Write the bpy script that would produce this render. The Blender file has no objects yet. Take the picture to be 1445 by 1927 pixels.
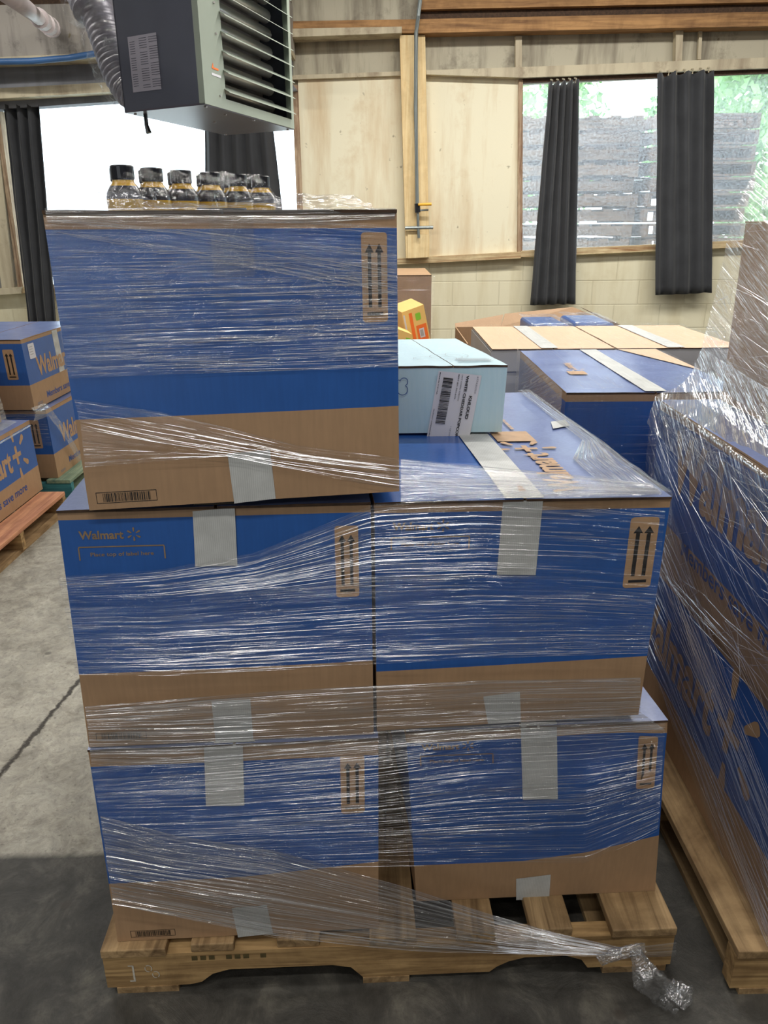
import bpy, bmesh, math, random
from mathutils import Vector, Matrix, noise
random.seed(7)
sc = bpy.context.scene
COL = sc.collection
V = Vector

# ------------------------------------------------------------------ camera
F_PX = 1450.0
CAM = V((0, 0, 1.54))
ROT = Matrix.Rotation(math.radians(90 - 20.5), 3, 'X') @ Matrix.Rotation(math.radians(-0.4), 3, 'Z')
cam_d = bpy.data.cameras.new('camera')
cam = bpy.data.objects.new('camera', cam_d)
COL.objects.link(cam)
cam.matrix_world = Matrix.Translation(CAM) @ ROT.to_4x4()
cam_d.sensor_fit = 'HORIZONTAL'
cam_d.sensor_width = 36.0
cam_d.lens = 36.0 * F_PX / 1445.0
cam_d.clip_start = 0.05
cam_d.clip_end = 200
sc.camera = cam

# ------------------------------------------------------------------ view, world, lamps
sc.view_settings.view_transform = 'Standard'
sc.view_settings.look = 'None'
sc.view_settings.gamma = 1
sc.view_settings.use_curve_mapping = False
sc.view_settings.exposure = 0.0
sc.cycles.use_denoising = True
sc.cycles.max_bounces = 10
sc.cycles.transparent_max_bounces = 24
sc.cycles.sample_clamp_indirect = 6
sc.cycles.caustics_reflective = False
sc.cycles.caustics_refractive = False
world = bpy.data.worlds.new('overcast_sky')
sc.world = world
world.use_nodes = True
wn = world.node_tree
wn.nodes['Background'].inputs[0].default_value = (0.80, 0.90, 1.0, 1)
wn.nodes['Background'].inputs[1].default_value = 5.5


def area(name, loc, size, power, col=(1, 0.96, 0.9), aim=(0, 0, -1)):
    l = bpy.data.lights.new(name, 'AREA')
    l.shape = 'RECTANGLE'
    l.size, l.size_y = size
    l.energy = power
    l.color = col
    o = bpy.data.objects.new(name, l)
    COL.objects.link(o)
    o.location = loc
    o.rotation_euler = V(aim).to_track_quat('-Z', 'Y').to_euler()
    return o


WARM = (1.0, 0.965, 0.90)
COOL = (0.90, 0.95, 1.0)
# rows of ceiling tube lamps running along the hall, some added for film glints and brighter tops
for i, (lx, ly, pw) in enumerate([(-3.2, 1.2, 44), (2.9, 0.9, 40), (-0.6, -1.6, 20), (-3.0, 5.0, 60), (0.6, 5.0, 100), (3.0, 4.8, 100), (0.9, -3.2, 24), (-2.4, -3.4, 24), (0.1, -0.45, 44), (1.0, 2.7, 60)]):
    area('ceiling_tube_or_added_lamp', (lx, ly, 3.72), (2.4, 0.10), pw, WARM)
area('rear_cool_fill', (-3.0, -5.6, 1.9), (2.6, 2.6), 62, COOL, (0.45, 1, -0.05))  # unseen cool fill light set behind the photographer


# ------------------------------------------------------------------ pixel helpers (image taken as 1445 x 1927)
def ray(px, py):
    return ROT @ V(((px - 722.5) / F_PX, -(py - 963.5) / F_PX, -1.0))


def oy(px, py, Y):
    d = ray(px, py)
    return CAM + d * (Y / d.y)


def oz(px, py, z):
    d = ray(px, py)
    return CAM + d * ((z - CAM.z) / d.z)


def ox(px, py, x):
    d = ray(px, py)
    return CAM + d * (x / d.x)


def proj(p):
    q = ROT.transposed() @ (p - CAM)
    return 722.5 + F_PX * q.x / -q.z, 963.5 - F_PX * q.y / -q.z


def srgb(r, g, b):
    f = lambda c: (c / 255 / 12.92) if c / 255 <= 0.04045 else ((c / 255 + 0.055) / 1.055) ** 2.4
    return (f(r), f(g), f(b), 1)


# ------------------------------------------------------------------ materials
def mat(name):
    m = bpy.data.materials.new(name)
    m.use_nodes = True
    nt = m.node_tree
    return m, nt, nt.nodes['Principled BSDF']


def N(nt, t, **kw):
    n = nt.nodes.new(t)
    for k, v in kw.items():
        setattr(n, k, v)
    return n


def coords(nt, scale, kind='Object', rot=(0, 0, 0)):
    tc = N(nt, 'ShaderNodeTexCoord')
    mp = N(nt, 'ShaderNodeMapping')
    mp.inputs['Scale'].default_value = scale
    mp.inputs['Rotation'].default_value = rot
    nt.links.new(tc.outputs[kind], mp.inputs['Vector'])
    return mp.outputs[0]


def noise_n(nt, vec, scale=1.0, detail=4, rough=0.55, dist=0.0):
    n = N(nt, 'ShaderNodeTexNoise')
    n.inputs['Scale'].default_value = scale
    n.inputs['Detail'].default_value = detail
    n.inputs['Roughness'].default_value = rough
    n.inputs['Distortion'].default_value = dist
    nt.links.new(vec, n.inputs['Vector'])
    return n.outputs['Fac']


def ramp(nt, fac, stops):
    r = N(nt, 'ShaderNodeValToRGB')
    el = r.color_ramp.elements
    while len(el) < len(stops):
        el.new(0.5)
    for e, (p, c) in zip(el, stops):
        e.position = p
        e.color = c if len(c) == 4 else (*c, 1)
    nt.links.new(fac, r.inputs[0])
    return r.outputs[0]


def mixc(nt, fac, a, b, mode='MIX'):
    m = N(nt, 'ShaderNodeMix', data_type='RGBA', blend_type=mode)
    for s, v in ((0, fac), (6, a), (7, b)):
        if hasattr(v, 'is_linked') or hasattr(v, 'links'):
            nt.links.new(v, m.inputs[s])
        else:
            m.inputs[s].default_value = v
    return m.outputs[2]


def bump(nt, h, strength, dist, bs=None):
    b = N(nt, 'ShaderNodeBump')
    b.inputs['Strength'].default_value = strength
    b.inputs['Distance'].default_value = dist
    nt.links.new(h, b.inputs['Height'])
    if bs:
        nt.links.new(b.outputs[0], bs.inputs['Normal'])
    return b.outputs[0]


def simple(name, col, rough=0.6, metal=0.0, var=0.12, scale=6.0, bmp=0.0):
    m, nt, bs = mat(name)
    f = noise_n(nt, coords(nt, (scale,) * 3), 1, 5)
    c = ramp(nt, f, [(0.3, tuple(x * (1 - var) for x in col[:3])), (0.7, tuple(min(1, x * (1 + var)) for x in col[:3]))])
    nt.links.new(c, bs.inputs['Base Color'])
    bs.inputs['Roughness'].default_value = rough
    bs.inputs['Metallic'].default_value = metal
    if bmp:
        bump(nt, f, 0.4, bmp, bs)
    return m


def board_mat(name, col, var, rough):
    """corrugated board: faint vertical flutes and soft fibre mottling"""
    m, nt, bs = mat(name)
    f = noise_n(nt, coords(nt, (9, 9, 9)), 1, 6, 0.65)
    g = noise_n(nt, coords(nt, (150, 150, 12)), 1, 2)
    c = ramp(nt, f, [(0.28, tuple(x * (1 - var) for x in col[:3])), (0.72, tuple(x * (1 + var) for x in col[:3]))])
    c = mixc(nt, 0.10, c, ramp(nt, g, [(0.35, (0.3, 0.3, 0.3)), (0.65, (0.7, 0.7, 0.7))]), 'OVERLAY')
    nt.links.new(c, bs.inputs['Base Color'])
    bs.inputs['Roughness'].default_value = rough
    bump(nt, f, 0.15, 0.004, bs)
    return m


M_BLUE = board_mat('blue_printed_board', srgb(42, 90, 162), 0.07, 0.36)
M_LID = board_mat('blue_printed_lid', srgb(48, 92, 166), 0.08, 0.24)
M_GLARE_LID = board_mat('glare_printed_lid', srgb(112, 128, 176), 0.10, 0.26)  # window glare on the printed lids, put into a paler lavender base
M_GLARE_LID.node_tree.nodes['Principled BSDF'].inputs['Specular IOR Level'].default_value = 0.8
M_LID.node_tree.nodes['Principled BSDF'].inputs['Specular IOR Level'].default_value = 0.9
M_KRAFT = board_mat('kraft_board', srgb(166, 134, 102), 0.08, 0.62)
M_KRAFTP = simple('unprinted_kraft', srgb(176, 142, 108), 0.6, scale=30)
M_LIDK = simple('pale_kraft_lid', srgb(212, 178, 148), 0.5, scale=12, var=.05)
M_KDARK = simple('board_edge', srgb(70, 50, 34), 0.8, scale=60, var=0.4)
M_INK = simple('black_ink', srgb(22, 22, 24), 0.5, var=0.1)
M_INKSOFT = simple('faded_kraft_ink', srgb(140, 118, 92), 0.5, var=0.15, scale=40)
M_BLUEINK = simple('blue_ink', srgb(40, 74, 140), 0.5, var=0.1)
M_LBLUE = board_mat('pale_blue_board', srgb(186, 216, 226), 0.03, 0.5)
M_LABEL = simple('white_label', srgb(214, 214, 220), 0.5, var=0.03)
M_GREYB = simple('grey_board', srgb(168, 168, 170), 0.6, var=0.08)
M_ORANGE = simple('orange_print', srgb(245, 120, 50), 0.5)
M_YELLOW = simple('yellow_print', srgb(240, 200, 120), 0.5, var=0.06)
M_GREEN = simple('green_print', srgb(140, 205, 60), 0.5, var=0.06)
M_PINK = simple('pink_print', srgb(235, 130, 110), 0.5, var=0.06)
M_HDARK = simple('dark_grey_sheet_steel', srgb(82, 86, 100), 0.45, 0.1, 0.06)
M_HPALE = simple('pale_green_steel', srgb(150, 160, 148), 0.4, 0.1, 0.05)
M_HUND = simple('steel_underside', srgb(92, 88, 100), 0.35, 0.3, 0.1, 2)
M_ALU = simple('aluminised_tube', srgb(190, 186, 184), 0.3, 0.6, 0.08)
M_PIPE = simple('white_pipe', srgb(200, 190, 190), 0.4, var=0.08)
M_HOSE = simple('blue_hose', srgb(60, 100, 150), 0.4)
M_GALV = simple('galvanised_conduit', srgb(130, 138, 138), 0.4, 0.5)
M_YHAND = simple('yellow_handle', srgb(235, 175, 40), 0.4)
M_CAP = simple('black_cap', srgb(22, 24, 30), 0.35)
M_BOTY = simple('amber_bottle', srgb(190, 150, 40), 0.25)
M_BOTK = simple('black_sleeve', srgb(24, 26, 36), 0.3)


def tape_mat():
    m, nt, bs = mat('white_reinforced_paper_tape')
    v = coords(nt, (260, 260, 260))
    w = N(nt, 'ShaderNodeTexWave', wave_type='BANDS', bands_direction='X')
    w.inputs['Scale'].default_value = 0.35
    w.inputs['Distortion'].default_value = 2
    nt.links.new(v, w.inputs['Vector'])
    f = noise_n(nt, coords(nt, (25, 25, 25)), 1, 5)
    c = mixc(nt, 0.16, ramp(nt, f, [(0.3, srgb(186, 188, 186)), (0.7, srgb(206, 208, 206))]), w.outputs['Color'], 'MULTIPLY')
    nt.links.new(c, bs.inputs['Base Color'])
    bs.inputs['Roughness'].default_value = 0.5
    return m


M_TAPE = tape_mat()


def wood_mat(name, c1, c2, axis='X', stain=0.5):
    m, nt, bs = mat(name)
    s = {'X': (2.0, 38, 38), 'Y': (38, 2.0, 38), 'Z': (38, 38, 2.0)}[axis]
    oi = N(nt, 'ShaderNodeObjectInfo')
    tc = N(nt, 'ShaderNodeTexCoord')
    ad = N(nt, 'ShaderNodeVectorMath', operation='ADD')
    sc_ = N(nt, 'ShaderNodeVectorMath', operation='SCALE')
    cm = N(nt, 'ShaderNodeCombineXYZ')
    for i in range(3):
        nt.links.new(oi.outputs['Random'], cm.inputs[i])
    nt.links.new(cm.outputs[0], sc_.inputs[0])
    sc_.inputs['Scale'].default_value = 7
    nt.links.new(tc.outputs['Object'], ad.inputs[0])
    nt.links.new(sc_.outputs[0], ad.inputs[1])
    mp = N(nt, 'ShaderNodeMapping')
    mp.inputs['Scale'].default_value = s
    nt.links.new(ad.outputs[0], mp.inputs['Vector'])
    f = noise_n(nt, mp.outputs[0], 1, 6, 0.6, 0.8)
    mp2 = N(nt, 'ShaderNodeMapping')
    mp2.inputs['Scale'].default_value = (6, 6, 6)
    nt.links.new(ad.outputs[0], mp2.inputs['Vector'])
    g = noise_n(nt, mp2.outputs[0], 1, 7, 0.65, 0.5)
    c = ramp(nt, f, [(0.30, c1), (0.62, c2)])
    st = ramp(nt, g, [(0.33, (0.40, 0.34, 0.28)), (0.6, (1, 1, 1))])
    c = mixc(nt, stain, c, st, 'MULTIPLY')
    nt.links.new(c, bs.inputs['Base Color'])
    bs.inputs['Roughness'].default_value = 0.75
    bump(nt, f, 0.5, 0.003, bs)
    return m


M_PALX = wood_mat('pallet_pine_along', srgb(116, 88, 54), srgb(192, 158, 108), 'X', 0.75)
M_PALY = wood_mat('pallet_pine_across', srgb(112, 88, 58), srgb(182, 152, 110), 'Y', 0.8)
M_TEALX = wood_mat('teal_painted_pallet', srgb(36, 92, 104), srgb(66, 136, 140), 'X', 0.4)
M_TEALY = wood_mat('teal_worn_board', srgb(96, 128, 112), srgb(160, 172, 140), 'Y', 0.4)
M_REDY = wood_mat('reddish_board', srgb(160, 104, 80), srgb(208, 150, 112), 'Y', 0.4)
M_OLDPAL = wood_mat('weathered_pallet', srgb(98, 78, 72), srgb(168, 136, 118), 'X', 0.5)
M_BEAM = wood_mat('orange_stained_beam', srgb(128, 92, 58), srgb(186, 142, 92), 'X', 0.55)
M_POST = wood_mat('pine_post', srgb(214, 182, 128), srgb(234, 212, 164), 'Z', 0.3)
M_JAMB = wood_mat('worn_jamb', srgb(120, 84, 60), srgb(190, 168, 140), 'Z', 0.5)
M_SILL = wood_mat('worn_sill', srgb(150, 106, 66), srgb(220, 202, 160), 'X', 0.45)


def paint_mat(name, base, dirt, amt=0.5, blocks=False, sc1=1.6):
    m, nt, bs = mat(name)
    drips = noise_n(nt, coords(nt, (7, 7, 0.9)), 1, 6, 0.6)
    blot = noise_n(nt, coords(nt, (sc1,) * 3), 1, 8, 0.7)
    c = mixc(nt, ramp(nt, drips, [(0.46, (0, 0, 0)), (0.74, (amt, amt, amt))]), base, dirt)
    c = mixc(nt, ramp(nt, blot, [(0.55, (0, 0, 0)), (0.75, (amt, amt, amt))]), c, dirt)
    spots = noise_n(nt, coords(nt, (14, 14, 14)), 1, 3, 0.6)
    c = mixc(nt, ramp(nt, spots, [(0.70, (0, 0, 0)), (0.76, (amt, amt, amt))]), c, srgb(120, 110, 84))
    h = blot
    if blocks:
        tc = N(nt, 'ShaderNodeTexCoord')
        sp = N(nt, 'ShaderNodeSeparateXYZ')
        cb = N(nt, 'ShaderNodeCombineXYZ')
        nt.links.new(tc.outputs['Object'], sp.inputs[0])
        nt.links.new(sp.outputs['X'], cb.inputs[0])
        nt.links.new(sp.outputs['Z'], cb.inputs[1])
        br = N(nt, 'ShaderNodeTexBrick')
        br.inputs['Scale'].default_value = 1
        br.inputs['Brick Width'].default_value = 0.42
        br.inputs['Row Height'].default_value = 0.21
        br.inputs['Mortar Size'].default_value = 0.006
        br.inputs['Mortar Smooth'].default_value = 0.6
        nt.links.new(cb.outputs[0], br.inputs['Vector'])
        c = mixc(nt, br.outputs['Fac'], c, mixc(nt, 0.14, c, srgb(110, 96, 66)))
        h2 = N(nt, 'ShaderNodeMath', operation='SUBTRACT')
        nt.links.new(blot, h2.inputs[0])
        nt.links.new(br.outputs['Fac'], h2.inputs[1])
        h = h2.outputs[0]
    nt.links.new(c, bs.inputs['Base Color'])
    bs.inputs['Roughness'].default_value = 0.7
    bump(nt, h, 0.4, 0.01, bs)
    return m


M_BLOCK = paint_mat('cream_painted_block', srgb(226, 220, 192), srgb(186, 170, 126), 0.45, True)
M_PLY = paint_mat('cream_panel', srgb(232, 226, 200), srgb(190, 156, 108), 0.6)
M_HEADER = paint_mat('grimy_header', srgb(182, 176, 156), srgb(96, 86, 72), 0.9, sc1=3)
M_PEEL = paint_mat('peeling_paint_beam', srgb(164, 158, 150), srgb(66, 62, 62), 0.9, sc1=5)
M_GREYWALL = paint_mat('grey_painted_board', srgb(120, 122, 128), srgb(84, 84, 90), 0.6)
M_LEDGE = paint_mat('painted_ledge', srgb(196, 186, 160), srgb(120, 100, 80), 0.7, sc1=6)
M_OUTW = simple('hall_wall_paint', srgb(150, 148, 142), 0.8)
M_CEIL = simple('hall_ceiling', srgb(96, 94, 92), 0.9)


def floor_mat():
    m, nt, bs = mat('worn_concrete')
    tc = N(nt, 'ShaderNodeTexCoord')
    big = noise_n(nt, tc.outputs['Object'], 1.3, 9, 0.62, 0.3)
    med = noise_n(nt, tc.outputs['Object'], 7, 10, 0.72, 0.6)
    fine = noise_n(nt, tc.outputs['Object'], 60, 6, 0.7)
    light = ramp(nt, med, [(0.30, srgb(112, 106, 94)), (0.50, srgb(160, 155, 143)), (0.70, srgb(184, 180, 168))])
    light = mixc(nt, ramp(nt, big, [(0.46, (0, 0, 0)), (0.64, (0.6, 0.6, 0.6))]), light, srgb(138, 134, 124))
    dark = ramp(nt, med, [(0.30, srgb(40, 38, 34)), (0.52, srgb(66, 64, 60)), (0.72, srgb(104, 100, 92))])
    # the concrete is darker near the camera and to the right; the edge runs across the aisle
    sp = N(nt, 'ShaderNodeSeparateXYZ')
    nt.links.new(tc.outputs['Object'], sp.inputs[0])
    wob = N(nt, 'ShaderNodeMath', operation='MULTIPLY_ADD')
    nt.links.new(med, wob.inputs[0])
    wob.inputs[1].default_value = 0.02
    nt.links.new(sp.outputs['Y'], wob.inputs[2])
    x2 = N(nt, 'ShaderNodeMath', operation='MULTIPLY_ADD')
    nt.links.new(sp.outputs['X'], x2.inputs[0])
    x2.inputs[1].default_value = -0.03
    nt.links.new(wob.outputs[0], x2.inputs[2])
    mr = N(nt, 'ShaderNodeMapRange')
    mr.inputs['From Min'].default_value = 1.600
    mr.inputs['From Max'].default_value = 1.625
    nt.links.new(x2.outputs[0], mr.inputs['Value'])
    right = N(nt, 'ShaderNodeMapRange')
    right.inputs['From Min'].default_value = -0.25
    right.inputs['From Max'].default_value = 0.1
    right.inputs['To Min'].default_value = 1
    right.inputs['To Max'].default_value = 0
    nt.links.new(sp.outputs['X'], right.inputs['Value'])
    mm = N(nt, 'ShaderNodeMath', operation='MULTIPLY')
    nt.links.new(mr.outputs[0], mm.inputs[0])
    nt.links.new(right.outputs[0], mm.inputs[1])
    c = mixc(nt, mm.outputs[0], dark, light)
    sc_ = noise_n(nt, coords(nt, (1.2, 9, 1), rot=(0, 0, 0.7)), 3, 8, 0.75, 1.2)
    c = mixc(nt, ramp(nt, sc_, [(0.62, (0, 0, 0)), (0.70, (0.35, 0.35, 0.35))]), c, srgb(70, 66, 60))
    c = mixc(nt, ramp(nt, fine, [(0.30, (0.6, 0.6, 0.6)), (0.44, (0, 0, 0))]), c, srgb(60, 56, 50))
    mid = noise_n(nt, tc.outputs['Object'], 19, 10, 0.8, 1.0)
    c = mixc(nt, 0.55, c, ramp(nt, mid, [(0.36, (0.25, 0.25, 0.25)), (0.62, (0.70, 0.70, 0.68))]), 'OVERLAY')
    vo = N(nt, 'ShaderNodeTexVoronoi')
    vo.inputs['Scale'].default_value = 5.5
    nt.links.new(tc.outputs['Object'], vo.inputs['Vector'])
    c = mixc(nt, ramp(nt, vo.outputs['Distance'], [(0.05, (0.7, 0.7, 0.7)), (0.09, (0, 0, 0))]), c, srgb(66, 60, 54))
    # the saw-cut joint that has crumbled
    p0, p1 = oz(0, 1458, 0), oz(142, 1290, 0)
    dx, dy = (p1 - p0).x, (p1 - p0).y
    L = math.hypot(dx, dy)
    nx, ny = -dy / L, dx / L
    a = N(nt, 'ShaderNodeMath', operation='MULTIPLY')
    nt.links.new(sp.outputs['X'], a.inputs[0])
    a.inputs[1].default_value = nx
    b = N(nt, 'ShaderNodeMath', operation='MULTIPLY_ADD')
    nt.links.new(sp.outputs['Y'], b.inputs[0])
    b.inputs[1].default_value = ny
    nt.links.new(a.outputs[0], b.inputs[2])
    cc = N(nt, 'ShaderNodeMath', operation='SUBTRACT')
    nt.links.new(b.outputs[0], cc.inputs[0])
    cc.inputs[1].default_value = nx * p0.x + ny * p0.y
    w2 = N(nt, 'ShaderNodeMath', operation='MULTIPLY_ADD')
    crk = noise_n(nt, tc.outputs['Object'], 22, 6, 0.7)
    nt.links.new(crk, w2.inputs[0])
    w2.inputs[1].default_value = 0.05
    nt.links.new(cc.outputs[0], w2.inputs[2])
    ab = N(nt, 'ShaderNodeMath', operation='ABSOLUTE')
    w3 = N(nt, 'ShaderNodeMath', operation='SUBTRACT')
    nt.links.new(w2.outputs[0], w3.inputs[0])
    w3.inputs[1].default_value = 0.025
    nt.links.new(w3.outputs[0], ab.inputs[0])
    jm = N(nt, 'ShaderNodeMapRange')
    jm.inputs['From Min'].default_value = 0.004
    jm.inputs['From Max'].default_value = 0.011
    jm.inputs['To Min'].default_value = 1
    jm.inputs['To Max'].default_value = 0
    nt.links.new(ab.outputs[0], jm.inputs['Value'])
    c = mixc(nt, jm.outputs[0], c, srgb(52, 46, 38))
    nt.links.new(c, bs.inputs['Base Color'])
    bs.inputs['Roughness'].default_value = 0.55
    hh = N(nt, 'ShaderNodeMath', operation='SUBTRACT')
    nt.links.new(med, hh.inputs[0])
    nt.links.new(jm.outputs[0], hh.inputs[1])
    bump(nt, hh.outputs[0], 0.5, 0.012, bs)
    return m


M_FLOOR = floor_mat()


def curtain_mat():
    m, nt, bs = mat('black_curtain_cloth')
    f = noise_n(nt, coords(nt, (5, 5, 5)), 1, 6)
    c = ramp(nt, f, [(0.3, srgb(42, 44, 48)), (0.7, srgb(56, 58, 62))])
    nt.links.new(c, bs.inputs['Base Color'])
    bs.inputs['Roughness'].default_value = 0.85
    bs.inputs['Sheen Weight'].default_value = 0.15
    return m


M_CURT = curtain_mat()


def glass_mat():
    m, nt, bs = mat('dirty_window_glass')
    out = nt.nodes['Material Output']
    nt.nodes.remove(bs)
    tr = N(nt, 'ShaderNodeBsdfTransparent')
    tr.inputs[0].default_value = (0.93, 0.96, 0.96, 1)
    tl = N(nt, 'ShaderNodeBsdfTranslucent')
    tl.inputs[0].default_value = (0.9, 0.93, 0.95, 1)
    gl = N(nt, 'ShaderNodeBsdfGlossy')
    gl.inputs['Roughness'].default_value = 0.1
    a = noise_n(nt, coords(nt, (60, 60, 60)), 1, 8, 0.8)
    b = noise_n(nt, coords(nt, (1.5, 1.5, 4)), 1, 4)
    fa = ramp(nt, a, [(0.42, (0.05, 0.05, 0.05)), (0.60, (0.22, 0.22, 0.22))])
    fb = ramp(nt, b, [(0.35, (0.8, 0.8, 0.8)), (0.7, (1.25, 1.25, 1.25))])
    fm = mixc(nt, 1.0, fa, fb, 'MULTIPLY')
    m1 = N(nt, 'ShaderNodeMixShader')
    nt.links.new(fm, m1.inputs[0])
    nt.links.new(tr.outputs[0], m1.inputs[1])
    nt.links.new(tl.outputs[0], m1.inputs[2])
    m2 = N(nt, 'ShaderNodeMixShader')
    m2.inputs[0].default_value = 0.04
    nt.links.new(m1.outputs[0], m2.inputs[1])
    nt.links.new(gl.outputs[0], m2.inputs[2])
    nt.links.new(m2.outputs[0], out.inputs[0])
    return m


M_GLASS = glass_mat()


def film_mat(name, base=0.03, dens=0.5, thr=0.56, along=1.6, across=95.0, gl=0.12, patch=(2.5, 5.0), rough=0.16, tint=(0.92, 0.94, 0.97)):
    """stretch film: clear, with long stretched wrinkles that are milky and glossy"""
    m, nt, bs = mat(name)
    out = nt.nodes['Material Output']
    nt.nodes.remove(bs)
    n1 = noise_n(nt, coords(nt, (along, across, 1), 'UV'), 1, 3, 0.6, 0.15)
    n2 = noise_n(nt, coords(nt, (patch[0], patch[1], 1), 'UV'), 1, 3, 0.6)
    n3 = noise_n(nt, coords(nt, (along * 2.6, across * 2.3, 1), 'UV'), 1, 2, 0.6)
    crease = ramp(nt, n1, [(thr, (0, 0, 0)), (thr + 0.022, (1, 1, 1)), (thr + 0.05, (0.15, 0.15, 0.15))])
    fine = ramp(nt, n3, [(thr + 0.02, (0, 0, 0)), (thr + 0.09, (0.55, 0.55, 0.55))])
    lin = mixc(nt, 1.0, crease, fine, 'LIGHTEN')
    pat = ramp(nt, n2, [(0.36, (0.12, 0.12, 0.12)), (0.62, (1, 1, 1))])
    mask = mixc(nt, 1.0, lin, pat, 'MULTIPLY')
    k = N(nt, 'ShaderNodeMath', operation='MULTIPLY_ADD')
    nt.links.new(mask, k.inputs[0])
    k.inputs[1].default_value = dens
    k.inputs[2].default_value = base
    hh = N(nt, 'ShaderNodeMath', operation='ADD')
    nt.links.new(n1, hh.inputs[0])
    nt.links.new(n3, hh.inputs[1])
    bp = N(nt, 'ShaderNodeBump')
    bp.inputs['Strength'].default_value = 0.9
    bp.inputs['Distance'].default_value = 0.006
    nt.links.new(hh.outputs[0], bp.inputs['Height'])
    tr = N(nt, 'ShaderNodeBsdfTransparent')
    df = N(nt, 'ShaderNodeBsdfDiffuse')
    df.inputs[0].default_value = (*tint, 1)
    tl = N(nt, 'ShaderNodeBsdfTranslucent')
    tl.inputs[0].default_value = (*tint, 1)
    g1 = N(nt, 'ShaderNodeBsdfGlossy')
    g1.inputs['Roughness'].default_value = rough
    g2 = N(nt, 'ShaderNodeBsdfGlossy')
    g2.inputs['Roughness'].default_value = rough * 0.8
    for s in (df, g1, g2):
        nt.links.new(bp.outputs[0], s.inputs['Normal'])
    ma = N(nt, 'ShaderNodeMixShader')
    ma.inputs[0].default_value = 0.35
    nt.links.new(df.outputs[0], ma.inputs[1])
    nt.links.new(tl.outputs[0], ma.inputs[2])
    mb = N(nt, 'ShaderNodeMixShader')
    mb.inputs[0].default_value = 0.55
    nt.links.new(ma.outputs[0], mb.inputs[1])
    nt.links.new(g1.outputs[0], mb.inputs[2])
    mc = N(nt, 'ShaderNodeMixShader')
    nt.links.new(k.outputs[0], mc.inputs[0])
    nt.links.new(tr.outputs[0], mc.inputs[1])
    nt.links.new(mb.outputs[0], mc.inputs[2])
    md = N(nt, 'ShaderNodeMixShader')
    md.inputs[0].default_value = gl
    nt.links.new(mc.outputs[0], md.inputs[1])
    nt.links.new(g2.outputs[0], md.inputs[2])
    nt.links.new(md.outputs[0], out.inputs[0])
    return m


M_FILM = film_mat('stretch_film', 0.02, 0.8, 0.55, across=120, gl=0.07)
M_FILM_LT = film_mat('stretch_film_thin', 0.01, 0.5, 0.60, gl=0.05)
M_FILM_HV = film_mat('stretch_film_gathered', 0.12, 0.85, 0.47, along=1.2, across=60, gl=0.14, patch=(1.5, 3))
M_FILM_CR = film_mat('stretch_film_crumpled', 0.10, 0.7, 0.50, along=14, across=34, gl=0.16, patch=(6, 8), rough=0.12)


# ------------------------------------------------------------------ object helpers
def tag(o, label, cat, group=None, kind=None):
    if label: o['label'] = label
    if cat: o['category'] = cat
    if group: o['group'] = group
    if kind: o['kind'] = kind
    return o


def empty(name, loc, label, cat, group=None):
    o = bpy.data.objects.new(name, None)
    o.empty_display_size = 0.1
    COL.objects.link(o)
    o.location = loc
    return tag(o, label, cat, group)


def world_loc(o):
    p = V((0, 0, 0))
    while o is not None:
        p = p + o.location
        o = o.parent
    return p


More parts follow.
